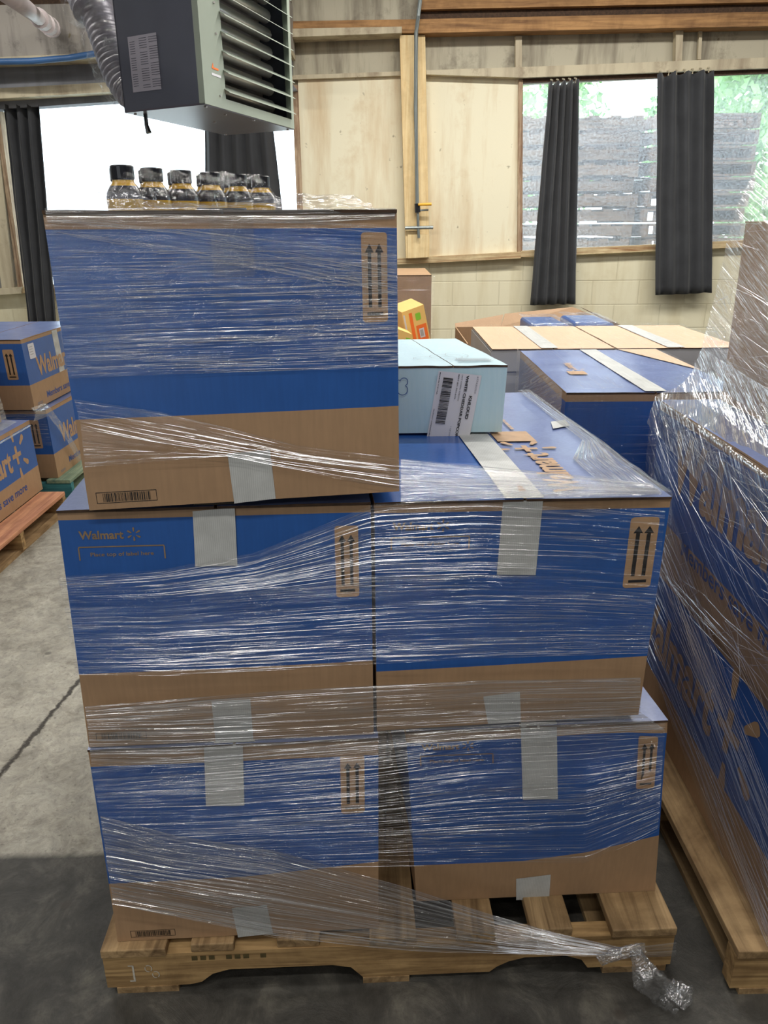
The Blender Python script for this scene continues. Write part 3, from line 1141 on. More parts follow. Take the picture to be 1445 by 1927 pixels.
# ------------------------------------------------------------------ outside the windows
M_YARD = simple('pale_yard_ground', srgb(190, 190, 184), 0.9)
struct(MB().box(-25, 25, 7.4, 45, -.08, -.02).build('ground', M_YARD))


def old_pallet_mesh():
    mb = MB()
    w, d = 1.2, 1.0
    for yy in (0, .48, .96):
        mb.box(-w / 2, w / 2, yy, yy + .04, .018, .108)
    for k in range(6):
        x = -w / 2 + k * (w - .1) / 5
        mb.box(x, x + .1, 0, d, .108, .128)
    for x in (-w / 2, -.05, w / 2 - .1):
        mb.box(x, x + .1, 0, d, 0, .018)
    return mb


proto = None
rnd = random.Random(3)
for ci, (px, base_y, nlev, lab) in enumerate(((1087, 8.35, 18, 0), (1316, 8.35, 18, 1))):
    xc = oy(px, 300, base_y).x
    for k in range(nlev):
        if proto is None:
            proto = old_pallet_mesh().build('old_pallet', M_OLDPAL, origin=(0, 0, 0), fix=True)
            o = proto
        else:
            o = proto.copy(); COL.objects.link(o)
        o.location = (xc + rnd.uniform(-.03, .03), base_y + rnd.uniform(-.03, .03), -.02 + k * .1415)
        o.rotation_euler = (0, 0, rnd.uniform(-.02, .02) + (math.pi / 2 if lab else 0))
        if lab: o.location.x += .5; o.location.y += .5
        tag(o, 'weathered wooden pallet in the tall stacks outside the dirty window', 'pallet', 'weathered pallets stacked outside')


def leaf_mat(c1, c2):
    m, nt, bs = mat('foliage')
    f = noise_n(nt, coords(nt, (2, 2, 2)), 1, 5)
    nt.links.new(ramp(nt, f, [(0.3, c1), (0.7, c2)]), bs.inputs['Base Color'])
    bs.inputs['Roughness'].default_value = 0.6
    return m


M_LEAF = leaf_mat(srgb(96, 150, 80), srgb(180, 220, 140))
M_TRUNK = simple('bark', srgb(80, 64, 50), 0.9)
for ti, (tx, ty, rx_, rz_, zc, lab) in enumerate(((2.0, 15.5, 2.2, 1.5, 2.9, 'leafy green tree behind the stacked pallets, seen above the first stack'),
                                                  (7.2, 16.5, 2.3, 1.8, 3.2, 'leafy green tree beyond the dark curtain hung in the middle of the window'),
                                                  (5.6, 12.0, 1.5, 1.5, 2.7, 'leafy green tree past the end of the stacked pallets'))):
    root = empty('leafy_tree', (tx, ty, 0), lab, 'tree', 'trees behind the stacked pallets')
    root['group'] = 'trees beyond the yard'
    mb = MB()
    for k in range(4200):
        th, ph = rnd.uniform(0, 2 * math.pi), math.acos(rnd.uniform(-1, 1))
        r = rnd.uniform(.55, 1.0) ** .5
        p = V((tx + rx_ * r * math.sin(ph) * math.cos(th), ty + 1.3 * r * math.sin(ph) * math.sin(th), zc + rz_ * r * math.cos(ph)))
        q = p * .9
        p += V((noise.noise(q), noise.noise(q + V((5, 5, 5))), noise.noise(q + V((9, 1, 1))))) * .6
        s = rnd.uniform(.05, .12)
        a = V((rnd.uniform(-1, 1), rnd.uniform(-1, 1), rnd.uniform(-1, 1))).normalized()
        b = a.cross(V((rnd.uniform(-1, 1), rnd.uniform(-1, 1), rnd.uniform(-1, 1)))).normalized()
        mb.add([p - a * s, p + b * s * .6, p + a * s, p - b * s * .6], [[0, 1, 2, 3]])
    mb.build('foliage', M_LEAF, root, fix=False)
    MB().tube([(tx, ty, -.02), (tx + .05, ty, 1.2), (tx, ty, zc)], [.16, .12, .07]).build('trunk', M_TRUNK, root)


# ------------------------------------------------------------------ curtains
def curtain(label, tl, tr, br, bl, folds, off=.13, depth=.035, seed=0, hooks=5):
    root = empty('curtain', (wp(*bl, off) + wp(*br, off)) / 2, label, 'curtain', 'black cloth curtains')
    mb = MB(); nu, nv = 90, 26
    vs = []
    for j in range(nv + 1):
        v = j / nv
        L = wp(tl[0] + (bl[0] - tl[0]) * v, tl[1] + (bl[1] - tl[1]) * v, off)
        R = wp(tr[0] + (br[0] - tr[0]) * v, tr[1] + (br[1] - tr[1]) * v, off)
        for i in range(nu + 1):
            u = i / nu
            uu = u + .035 * noise.noise(V((u * 3, v * 1.3, seed)))
            d = depth * math.sin(uu * folds * 2 * math.pi + seed) * (1 - .35 * v) + .02 * noise.noise(V((u * 5, v * 4, seed + 3)))
            sag = .012 * math.sin(u * folds * 2 * math.pi) * (1 if j == 0 else 0)
            vs.append(L.lerp(R, u) + V((0, d, sag + .012 * noise.noise(V((u * 4, v * 9, seed + 7))))))
    W_ = nu + 1
    mb.add(vs, [[j * W_ + i, j * W_ + i + 1, (j + 1) * W_ + i + 1, (j + 1) * W_ + i] for j in range(nv) for i in range(nu)])
    o = mb.build('cloth', M_CURT, root, smooth=True, fix=False)
    s = o.modifiers.new('s', 'SOLIDIFY'); s.thickness = .004
    for k in range(hooks):
        u = (k + .5) / hooks
        p = wp(tl[0], tl[1], off).lerp(wp(tr[0], tr[1], off), u)
        MB().tube([p + V((0, .0, -.01)), p + V((0, -.01, .02)), p + V((0, .06, .035))], .006, 6).build('hook', M_LEDGE, root)
    return root


curtain('black curtain by the white post at the end of the bright window', (3, 196), (76, 198), (108, 612), (52, 614), 3.5, seed=1)
curtain('black curtain hanging behind the grey unit heater', (384, 176), (505, 168), (545, 520), (385, 528), 5, seed=2)
curtain('narrow black curtain hanging alone beside the cream wall panel', (1033, 157), (1089, 153), (1082, 572), (998, 574), 4.5, seed=3)
curtain('wide black curtain with a wrinkled flat edge, in the middle of the window', (1235, 141), (1341, 133), (1338, 551), (1232, 555), 4, seed=4, hooks=7)

# ------------------------------------------------------------------ pipes on the wall
root = empty('water_pipe', wp(785, 480, .2), 'grey pipe with yellow-handled valve running down the wooden post', 'pipe')
MB().tube([wp(792, -12, .26), wp(787, 30, .26), wp(783, 62, .24), wp(782, 200, .2), wp(785, 385, .2)], .016, 10).build('pipe', M_GALV, root)
MB().tube([wp(785, 383, .2), wp(786, 400, .2)], .024, 10).build('valve', M_CAP, root)
MB().tube([wp(787, 385, .23), wp(812, 384, .24)], [.010, .012], 8).build('valve_handle', M_YHAND, root)
MB().tube([wp(787, 396, .2), wp(806, 395, .2)], .008, 8).build('spout', M_GALV, root)
MB().tube([wp(786, 400, .2), wp(787, 430, .2), wp(788, 448, .2)], .012, 8).build('pipe_end', M_GALV, root)
MB().tube([wp(762, 429, .2), wp(815, 428, .2)], .014, 8).build('cross_bar', M_GALV, root)
tag(MB().tube([wp(x, y, .55) for x, y in [(-60, 112), (0, 116), (60, 115), (130, 109), (190, 99), (300, 70), (420, 20)]], .022, 10).build('air_hose', M_HOSE, smooth=True),
    'blue hose sagging along the grey beam above the curtain', 'hose')
p0, p1 = oy(-12, -32, 3.3), oy(98, 53, 6.72)
root = empty('white_pipe', p1, 'white pipe with couplings running to the peeling beam', 'pipe')
MB().tube([p0, p1], .040, 14).build('pipe', M_PIPE, root, smooth=True)
d = (p1 - p0)
for t0, t1, r in ((.62, .72, .056), (.80, .90, .060), (.93, .97, .068)):
    MB().tube([p0 + d * t0, p0 + d * t1], r, 14).build('coupling', M_PIPE, root)

# ------------------------------------------------------------------ unit heater hung from the ceiling
HN, HR = V((-.791, 3.876, 2.05)), V((-.499, 4.885, 2.05))
HL = HN + V((-.437, .255, 0))
HF = HR + (HL - HN)
HH = V((0, 0, .82))
root = empty('unit_heater', (HN + HF) / 2, 'large dark grey unit heater with pale louvred front, hung from the ceiling', 'heater')
ea, eb = (HR - HN).normalized(), (HL - HN).normalized()
LW, LD = (HR - HN).length, (HL - HN).length


def hp(a, b, z):
    return HN + ea * a + eb * b + V((0, 0, z))


def hbox(mb, a0, a1, b0, b1, z0, z1, mi=0):
    return mb.hexa([hp(a0, b0, z0), hp(a1, b0, z0), hp(a1, b1, z0), hp(a0, b1, z0)], [hp(a0, b0, z1), hp(a1, b0, z1), hp(a1, b1, z1), hp(a0, b1, z1)], mi)


mb = MB()   # casing: near side, far side, back, top
hbox(mb, .0, .008, .03, LD, 0.004, .82)
hbox(mb, LW - .008, LW, .03, LD, 0.004, .82)
hbox(mb, .0, LW, LD - .008, LD, 0.004, .82)
hbox(mb, .0, LW, .03, LD, .812, .82)
mb.build('casing', M_HDARK, root)
hbox(MB(), 0, LW, 0, LD, -.004, .004).build('bottom_pan', M_HUND, root)
mb = MB()   # front frame
hbox(mb, 0, .21, -.004, .03, .0, .82)
hbox(mb, LW - .035, LW, -.004, .03, 0, .82)
hbox(mb, .21, LW - .035, -.004, .03, 0, .045)
hbox(mb, .21, LW - .035, -.004, .03, .78, .82)
mb.build('front_frame', M_HPALE, root)
hbox(MB(), .10, LW - .02, .20, .21, .02, .80).build('inner_back', M_ALU, root)
for k in range(9):
    z = .09 + k * .078
    a0, a1 = .20, LW - .03
    MB().hexa([hp(a0, -.035, z - .022), hp(a1, -.035, z - .022), hp(a1, .03, z + .012), hp(a0, .03, z + .012)],
              [hp(a0, -.033, z - .018), hp(a1, -.033, z - .018), hp(a1, .032, z + .016), hp(a0, .032, z + .016)]).build('louvre_blade', M_HPALE, root)
for k in range(8):
    z = .10 + k * .086
    MB().tube([hp(.14, .085, z), hp(.3, .085, z), hp(LW - .16, .085, z), hp(LW - .12, .10, z + .01)], [.034, .034, .034, .020], 12).build('heat_tube', M_ALU, root, smooth=True)
hf = Face(hp(0, LD, 0), hp(0, 0, 0), hp(0, 0, .82), hp(0, LD, .82))
lw_ = hf.W
spec = [(rrect(.33 * lw_ / 1, .16, .33 * lw_ + .0, .16, 0.0001), M_LABEL, .001)]
u0, v0 = hf.uv(253, 174); u1, v1 = hf.uv(297, 62)
u2, v2 = hf.uv(240, 70); u3, v3 = hf.uv(304, 166)
xa, xb, ya, yb = u2 * hf.W, u3 * hf.W, min(v0, v3) * hf.H, max(v1, v2) * hf.H
xa, xb = min(xa, xb), max(xa, xb)
lines = []
for r in range(22):
    yy = yb - (r + 1.5) * (yb - ya) / 24
    for c_ in range(3):
        if (r * 5 + c_ * 3) % 7 == 0: continue
        x = xa + .01 + c_ * (xb - xa) / 3
        lines.append(rect(x, yy, x + (xb - xa) * (.18 + .08 * ((r * 3 + c_) % 3)), yy + .0022))
M_LABG = simple('dull_label_paper', srgb(158, 156, 168), 0.6, var=.05)
M_LABI = simple('dull_label_ink', srgb(84, 84, 96), 0.6)
decal('rating_label', root, hf, [(rect(xa, ya, xb, yb), M_LABG, .0015), (join2d(*lines), M_LABI, .0025)], 'grey printed data label')
ff = Face(hp(0, 0, 0), hp(LW, 0, 0), hp(LW, 0, .82), hp(0, 0, .82))
decal('maker_badge', root, ff, [(join2d(([(.085, .155), (.105, .150), (.10, .178)], [[0, 1, 2]]), rect(.108, .152, .150, .160)), M_ORANGE, .0055), (rect(.08, .125, .17, .135), M_LABEL, .0055)], 'small orange badge')
mb = MB()
for a_, b_ in ((.04, .02), (.55, .02), (LW - .05, .02), (.05, LD - .03), (LW - .05, LD - .03), (.5, LD * .5), (.3, .06)):
    mb.lathe(hp(a_, b_, -.010), [(.007, 0), (.007, .007)], 8)
for z in (.05, .30, .42, .68):
    p = hp(.15, -.006, z)
    mb.lathe(p, [(.006, -.003), (.006, .003)], 8)
mb.build('screw', M_ALU, root)['kind'] = 'stuff'
MB().tube([hp(.10, LD - .06, -.004), hp(.10, LD - .06, -.05), hp(.10, LD - .07, -.085)], [.010, .010, .014], 8).build('drain_stub', M_CAP, root)
for a_, b_ in ((.06, .08), (LW - .06, .08), (.06, LD - .06), (LW - .06, LD - .06)):
    MB().tube([hp(a_, b_, .82), hp(a_, b_, 3.9 - 2.05)], .008, 8).build('hanger_rod', M_GALV, root)

# flexible duct wrapped in film behind the heater
pts = [oy(148, -70, 4.9), oy(168, -8, 4.9), oy(190, 40, 4.85), oy(208, 92, 4.8), oy(222, 135, 4.75), oy(246, 176, 4.7), oy(275, 188, 4.66)]
fine = []
for i in range(len(pts) - 1):
    for k in range(14): fine.append(pts[i].lerp(pts[i + 1], k / 14))
fine = [sum((fine[max(0, min(len(fine) - 1, i + d_))] for d_ in (-6, -3, 0, 3, 6)), V()) / 5 for i in range(len(fine))]
rad = [.088 + .005 * math.sin(i * 1.9) + (.03 if i < 22 else 0) for i in range(len(fine))]
root = empty('flexible_duct', fine[-1], 'ribbed flexible duct wrapped in clear film beside the heater', 'duct')
M_DUCT = simple('grey_duct_skin', srgb(124, 122, 132), 0.45, .2, .1, 20, .004)
MB().tube(fine, rad, 22).build('duct_hose', M_DUCT, root, smooth=True)
mb = MB(); n0 = 18
vs, uvs, fs = [], [], []
MB().tube([p + V((-.02, -.01, 0)) for p in fine], [r + .018 for r in rad], 18)
fw = MB().tube([p + V((-.022, -.01, 0)) for p in fine], [r + .018 + .006 * math.sin(i * .7) for i, r in enumerate(rad)], 18, caps=False)
for k in range(len(fw.uv)):
    i, j = divmod(k, 18)
    fw.uv[k] = [(i * .03, j * .03), (i * .03, j * .03 + .03), (i * .03 + .03, j * .03 + .03), (i * .03 + .03, j * .03)]
fw.build('film_sleeve', M_FILM_LT, root, smooth=True, fix=False)

# ------------------------------------------------------------------ the middle pallet load
PAL = pallet('worn pine pallet under the tall stack of blue printed cartons', -.597, 1.187, yaw=math.radians(2.2))
DIRB = V((-math.sin(math.radians(5.6)), math.cos(math.radians(5.6)), 0))
G_ST = None


def quad_box(tl, tr, br, bl, depth, db=None):
    d = DIRB * depth
    B = [V(bl), V(br)]; T = [V(tl), V(tr)]
    return B + [B[1] + d, B[0] + d], T + [T[1] + d, T[0] + d]


# bottom tier
B, T = quad_box((-.566, 1.215, .604), (-.014, 1.245, .604), (-.018, 1.232, .130), (-.566, 1.203, .130), .90)
BL, F_BL = carton('blue printed carton at the bottom of the tall stack, touching the knotless pallet end', B, T, vb_pts=[(0, .325), (.5, .335), (1, .375)], rim=.075)
BL['label'] = 'blue printed carton resting on the pallet corner that has white chalk marks'
B, T = quad_box((.040, 1.262, .606), (.562, 1.292, .606), (.604, 1.325, .130), (.066, 1.30, .130), .86)


def dent_br(u, v):
    s = (v - .50) - (u - .55) * 1.05
    if u < .45: return 0
    return -.003 * max(0, 1 - abs(s) * 6) * min(1, (u - .45) * 4) + (.005 * min(1, s * 8) if s > 0 else 0) * min(1, max(0, (u - .45)) * 4)


BR, F_BR = carton('blue printed carton with a crushed upper corner, on the pallet above the knotted film', B, T, vb_pts=[(0, .235), (.45, .24), (.7, .275), (1, .355)], rim=.055, dent=dent_br)
# middle tier
B, T = quad_box((-.550, 1.215, 1.088), (-.023, 1.250, 1.086), (-.023, 1.250, .613), (-.563, 1.215, .613), .90)
ML, F_ML = carton('blue printed carton carrying the topmost carton, its faded label bracket uncovered', B, T, vb=.345, vb_pts=[(0, .338), (1, .345)], rim=.028, bulge=.002)
B, T = quad_box((-.0165, 1.251, 1.086), (.508, 1.285, 1.080), (.501, 1.285, .618), (-.0165, 1.251, .619), .905)
B[1] = V((.500, 1.285, .628)); B[2] = B[1] + DIRB * .905
MR, F_MR = carton('blue printed carton under the pale blue popcorn carton, its glare-paled top in view', B, T, vb_pts=[(0, .285), (1, .295)], rim=.035, bulge=.002, top_mats=(M_LID, M_GLARE_LID))
# top carton
B, T = quad_box((-.492, 1.200, 1.556), (.022, 1.225, 1.554), (.026, 1.225, 1.119), (-.488, 1.198, 1.0985), .88)
TP, F_TP = carton('topmost blue printed carton of the tall stack, drink bottles on its lid', B, T, vb_pts=[(0, .335), (1, .335)], rim=.045, sag=.030)


def pxy(f, px, py):
    u, v = f.uv(px, py)
    return u * f.W, v * f.H


def arrows_at(root, f, x0, y0, x1, y1, off=0.0):
    a = pxy(f, (x0 + x1) / 2, y0); b = pxy(f, (x0 + x1) / 2, y1)
    c_ = pxy(f, x0, (y0 + y1) / 2); d_ = pxy(f, x1, (y0 + y1) / 2)
    arrow_panel(root, f, (a[0] + b[0]) / 2, (a[1] + b[1]) / 2, d_[0] - c_[0], a[1] - b[1], off)


def barcode_at(root, f, x0, y0, x1, y1, seed):
    a = pxy(f, x0, y1); b = pxy(f, x1, y0 - (x1 - x0) * .04)
    barcode_print(root, f, a[0], a[1], b[0] - a[0], b[1] - a[1], seed)


f = F_TP['front']
arrows_at(TP, f, 681, 437, 729, 606)
barcode_at(TP, f, 183, 925, 294, 948, 1)
patch('tape', TP, f, [(428, 853), (508, 846), (519, 938), (441, 947)], M_TAPE)
M_CLEARTAPE = film_mat('clear_tape', .10, .25, .6, along=2, across=200, gl=.10)
patch('clear_tape', TP, f, [(393, 398), (476, 398), (480, 520), (402, 522)], M_CLEARTAPE, .0012)
f = F_ML['front']
arrows_at(ML, f, 631, 989, 675, 1123)
barcode_at(ML, f, 182, 1379, 275, 1394, 2)
patch('tape', ML, f, [(363, 961), (442, 954), (447, 1063), (368, 1065)], M_TAPE, .003)
patch('tape', ML, f, [(398, 1319), (471, 1315), (477, 1393), (406, 1398)], M_TAPE)
a = pxy(f, 149, 1015)
small_logo(ML, f, a[0], a[1], pxy(f, 312, 1025)[0] - a[0])
f = F_MR['front']
arrows_at(MR, f, 1179, 973, 1232, 1105)
patch('tape', MR, f, [(946, 941), (1021, 941), (1007, 1081), (934, 1080)], M_TAPE, .003)
patch('tape', MR, f, [(909, 1310), (978, 1301), (980, 1358), (918, 1362)], M_TAPE)
a = pxy(f, 739, 998)
small_logo(MR, f, a[0], a[1], pxy(f, 886, 1005)[0] - a[0])
f = F_BL['front']
arrows_at(BL, f, 641, 1421, 686, 1530)
barcode_at(BL, f, 247, 1751, 329, 1764, 4)
patch('tape', BL, f, [(384, 1401), (457, 1398), (460, 1514), (388, 1515)], M_TAPE, .003)
patch('tape', BL, f, [(436, 1708), (502, 1702), (514, 1756), (448, 1763)], M_TAPE)
f = F_BR['front']
arrows_at(BR, f, 1198, 1382, 1232, 1480, .005)
patch('tape', BR, f, [(979, 1357), (1047, 1357), (1049, 1502), (983, 1503)], M_TAPE, .003)
patch('tape', BR, f, [(971, 1653), (1036, 1645), (1033, 1690), (971, 1693)], M_TAPE)
a = pxy(f, 793, 1412)
small_logo(BR, f, a[0], a[1], pxy(f, 930, 1420)[0] - a[0])

# prints and tapes on the lid of the carton beside the popcorn
tf = F_MR['top']
tape_top(MR, tf, .435, .565, -.002, 1.0)
for r_, f_ in ((ML, F_ML), (BL, F_BL), (BR, F_BR), (TP, F_TP)):
    tape_top(r_, f_['top'], .43, .57, -.002, 1.0)
tl_ = 0.0085


def lid_text(face, s, p0, p1, up, bold=.03):
    """a line of lettering on the lid whose baseline runs from p0 to p1; up = metres of cap height away from baseline"""
    vs, fs, w = text_poly(s, bold)
    a, b = V(p0), V(p1)
    d_ = (b - a); L = d_.length; d_.normalize()
    n_ = V((-d_.y, d_.x))
    return [tuple(a + d_ * (x * L / w) + n_ * (y * up / .72)) for x, y in vs], fs


# seen upside-down from here: the wordmark reads from the near edge away, its plus sign beyond
A = V(pxy(tf, 1123, 905)); Bq = V(pxy(tf, 1028, 852))
W0 = V(((1 - .20) * tf.W, .30 * tf.H))
lt = []
bx_, by_ = .382, .024
logo = plus_logo(0, 0, .34)
# rotate the mark so that it reads toward the far end
mark = ([(bx_ - y, by_ + x) for x, y in logo[0]], logo[1])
rl = random.Random(2)
small = []
for j_ in range(3):
    y_ = .475
    while y_ < .60 - .02 * j_:
        l_ = rl.uniform(.006, .016)
        small.append(rect(.300 + .030 * j_, y_, .308 + .030 * j_, y_ + l_))
        y_ += l_ + .004
mark = join2d(mark, *small)
q = (.347, .411)
square = ([(q[0] - .043, q[1] - .043), (q[0] + .043, q[1] - .043), (q[0] + .043, q[1] + .043), (q[0] - .043, q[1] + .043)], [[0, 1, 2, 3]])
decal('lid_print', MR, tf, [(mark, M_KRAFTP, .0088), (square, M_KRAFTP, .0088)], 'kraft coloured wordmark and square on the lid')
patch('tape', MR, tf, [(1036, 801), (1062, 797), (1072, 808), (1040, 814)], M_TAPE, .0095)
'''small torn bit of lid ply at the front edge'''
patch('torn_ply', MR, tf, [(972, 921), (978, 921), (990, 934), (976, 935)], M_KRAFTP, .0098)

# ------------------------------------------------------------------ pale blue popcorn carton
pz0, pz1 = 1.0965, 1.243
pa = V((.268, 1.700)); dB = V((-math.sin(math.radians(10.5)), math.cos(math.radians(10.5))))
dA = V((-math.cos(math.radians(1.6)), -math.sin(math.radians(1.6)) * 1.0))
c4 = [pa + dA * .24, pa, pa + dB * .42, pa + dA * .24 + dB * .42]
B = [V((p.x, p.y, pz0)) for p in c4]; T = [V((p.x + .006, p.y, pz1)) for p in c4]
PC, F_PC = carton('pale blue popcorn carton with a large white shipping label', B, T, faces_blue=False, vb=.3, body=(M_LBLUE, M_LBLUE), top_mats=(M_LBLUE, M_LBLUE), name='popcorn_carton')
f = F_PC['front']
TLc, TRc, BRc, BLc = [V(pxy(f, *q)) for q in ((825, 697), (906, 706), (885, 834), (802, 826))]
ax = (BLc - TLc); ay = (TRc - TLc)     # along the text (down the face), across the lines
LL, LWd = ax.length, ay.length
ax.normalize(); ay.normalize()


def lab(vf):
    return [tuple(TLc + ax * x + ay * (y)) for x, y in vf[0]], vf[1]


def lt_(s, x, y, w, h, b=.0):
    vs, fs, w0 = text_poly(s, b)
    return [(x + a_ * w / w0, y + b_ * h / .72) for a_, b_ in vs], fs


bars = []
rb = random.Random(5); xx = .085
while xx < .76:
    bw = rb.choice((.004, .004, .008, .012, .016))
    bars.append(rect(xx * LL, .135 * LWd, (xx + bw) * LL, .36 * LWd))
    xx += bw + rb.choice((.005, .009, .012))
dark = join2d(*bars, lt_('KHLOUD', .30 * LL, .80 * LWd, .34 * LL, .070 * LWd, .03), lt_('WHITE CHEDDAR POPCORN', .02 * LL, .655 * LWd, .95 * LL, .060 * LWd, .03),
              lt_('MADE IN THE USA', .02 * LL, .035 * LWd, .31 * LL, .022 * LWd, .02), lt_('PRODUCT CONTAINS MILK', .54 * LL, .035 * LWd, .43 * LL, .022 * LWd, .02),
              lt_('LOT CODE: S283720', .02 * LL, .545 * LWd, .37 * LL, .030 * LWd, .0), lt_('BEST BY: 05/16/26', .02 * LL, .465 * LWd, .35 * LL, .030 * LWd, .01))
light = join2d(lt_('677435354', .02 * LL, .90 * LWd, .24 * LL, .04 * LWd), lt_('1 OF MAL', .77 * LL, .50 * LWd, .17 * LL, .03 * LWd))
M_INKG = simple('grey_label_ink', srgb(120, 122, 130), .6)
decal('shipping_label', PC, f, [(lab(([(0, 0), (LL, 0), (LL, LWd), (0, LWd)], [[3, 2, 1, 0]])), M_LABEL, .0042), (lab(dark), M_INK, .0048), (lab(light), M_INKG, .0048)], 'white label with black barcode and lettering')
# the cloud-like blue outline at the edge
cl = []
cq = pxy(f, 756, 723)
for (cx_, cy_, r_, a0, a1) in ((.004, .006, .0095, -60, 170), (.002, -.012, .012, -150, 60), (-.008, .004, .007, 60, 260)):
    p_ = []
    for k in range(15):
        a_ = math.radians(a0 + (a1 - a0) * k / 14)
        p_.append((cq[0] + cx_ + math.cos(a_) * r_, cq[1] + cy_ + math.sin(a_) * r_, cq[0] + cx_ + math.cos(a_) * (r_ - .0016), cq[1] + cy_ + math.sin(a_) * (r_ - .0016)))
    for k in range(14):
        A_, B_ = p_[k], p_[k + 1]
        cl.append(([(A_[0], A_[1]), (B_[0], B_[1]), (B_[2], B_[3]), (A_[2], A_[3])], [[0, 1, 2, 3]]))
decal('cloud_emblem', PC, f, [(join2d(*cl), M_BLUEINK, .0046)], 'blue cloud outline')
tpf = F_PC['top']
mb = []
for k in range(3):
    cx_, cy_ = .10 + .03 * k, .08 + .02 * k
    for j in range(18):
        a_ = j * 2 * math.pi / 18; b_ = (j + 1) * 2 * math.pi / 18
        rx_, ry_ = .05 - .012 * k, .03 + .004 * k
        mb.append(([(cx_ + rx_ * math.cos(a_), cy_ + ry_ * math.sin(a_)), (cx_ + rx_ * math.cos(b_), cy_ + ry_ * math.sin(b_)), (cx_ + (rx_ - .001) * math.cos(b_), cy_ + (ry_ - .001) * math.sin(b_)), (cx_ + (rx_ - .001) * math.cos(a_), cy_ + (ry_ - .001) * math.sin(a_))], [[0, 1, 2, 3]]))
decal('pen_scribble', PC, tpf, [(join2d(*mb), M_INKG, .0085)])
decal('stamp_print', PC, tpf, [(join2d(*[rect(tpf.W - .10 + .003 * (r_ % 3), .035 + .007 * r_, tpf.W - .02 - .004 * (r_ % 2), .038 + .007 * r_) for r_ in range(6)]), M_INKG, .0085)])

# ------------------------------------------------------------------ bottles on the top carton
BP = []


def bottle(label, x, y, z, s=1.0, rot=0.0):
    root = empty('drink_bottle', (x, y, z), label, 'bottle', 'black-capped drink bottles in the shrink-wrapped pack')
    body = [(.024, 0), (.030, .004), (.031, .020), (.031, .045), (.0315, .052), (.031, .058), (.029, .066), (.024, .074), (.0195, .079), (.0185, .083), (.0185, .086)]
    mi = [0, 0, 0, 0, 1, 1, 1, 0, 0, 0]
    MB().lathe((x, y, z), body, 22, mi).build('body', [M_BOTY, M_BOTK], root, smooth=True)
    MB().lathe((x, y, z), [(.0195, .084), (.0205, .086), (.0205, .106), (.019, .108)], 22).build('cap', M_CAP, root)
    return root


def dup(root, loc, label):
    r = root.copy(); COL.objects.link(r); r.location = loc; r['label'] = label
    for ch in root.children:
        c_ = ch.copy(); COL.objects.link(c_); c_.parent = r
    return r


zb = 1.5325
first = None
front_px = [(238, 0), (292, 0), (346, 0), (400, 0), (450, 0), (493, 0)]
for i in range(6):
    Y = 1.50 + .07 * i
    p = oy(front_px[i][0], 395, Y)
    for j in range(2):
        loc = V((p.x - .022 * j, Y + .064 * j, zb))
        lb = 'black-capped amber drink bottle in the front row of the wrapped pack' if j == 0 else 'black-capped amber drink bottle in the rear row of the wrapped pack'
        if first is None:
            first = bottle(lb, loc.x, loc.y, loc.z); r = first
        else:
            r = dup(first, loc, lb)
        r['group'] = 'front row of drink bottles' if j == 0 else 'rear row of drink bottles'
        if j == 0: BP.append(loc)
# shrink film over the bottle pack
rows = []
off_f = V((.02, -.035, 0)); off_b = V((-.07, .11, 0))
P_ = [BP[0] + V((-.05, -.02, 0))] + BP + [BP[-1] + V((.045, .03, 0))]
K = len(P_)


def hump(i, h): return V((0, 0, h if 0 < i < K - 1 else h * .35))


rows = [[p + off_f + V((0, 0, .006)) for i, p in enumerate(P_)],
        [p + off_f + hump(i, .055) for i, p in enumerate(P_)],
        [p + off_f * .8 + hump(i, .092) for i, p in enumerate(P_)],
        [p + off_f * .3 + hump(i, .1105) for i, p in enumerate(P_)],
        [p + off_b * .6 + hump(i, .1105) for i, p in enumerate(P_)],
        [p + off_b + hump(i, .085) for i, p in enumerate(P_)],
        [p + off_b + hump(i, 0) for i, p in enumerate(P_)]]
M_SHR = film_mat('shrink_wrap', .02, .35, .56, along=22, across=26, gl=.07, patch=(5, 7), rough=.1)
o = film('shrink_film', None, rows, M_SHR, 90, 50, .006, (9, 12), 3.0)
tag(o, 'clear shrink film stretched over the pack of drink bottles', 'film')

# ------------------------------------------------------------------ stretch film on the middle load
A0, A1 = V((-.57, 1.188, 0)), V((.55, 1.262, 0))
SL = (A1.y - A0.y) / (A1.x - A0.x)


def fp(px, py, off=0.0):
    """a point on the plane just in front of the cartons"""
    d_ = ray(px, py)
    k = (A0.y - off + SL * (CAM.x - A0.x) - CAM.y) / (d_.y - SL * d_.x)
    return CAM + d_ * k


film_root = empty('stretch_film', (0, 1.2, .13), 'clear stretch film wound round the tall stack and knotted low at the pallet corner', 'film')


def fl_(name, pixrows, m, off=0.0, **kw):
    rows = [[(fp(*p, off) if len(p) == 2 else V(p)) for p in r] for r in pixrows]
    cr = kw.pop('cr', 0); ck = kw.pop('ck', {})
    o = film(name, film_root, rows, m, **kw)
    if cr: creases('film_creases', o, rows, cr, seed=kw.get('seed', 1), off=.0015 + kw.get('amp', .002), **ck)
    return o


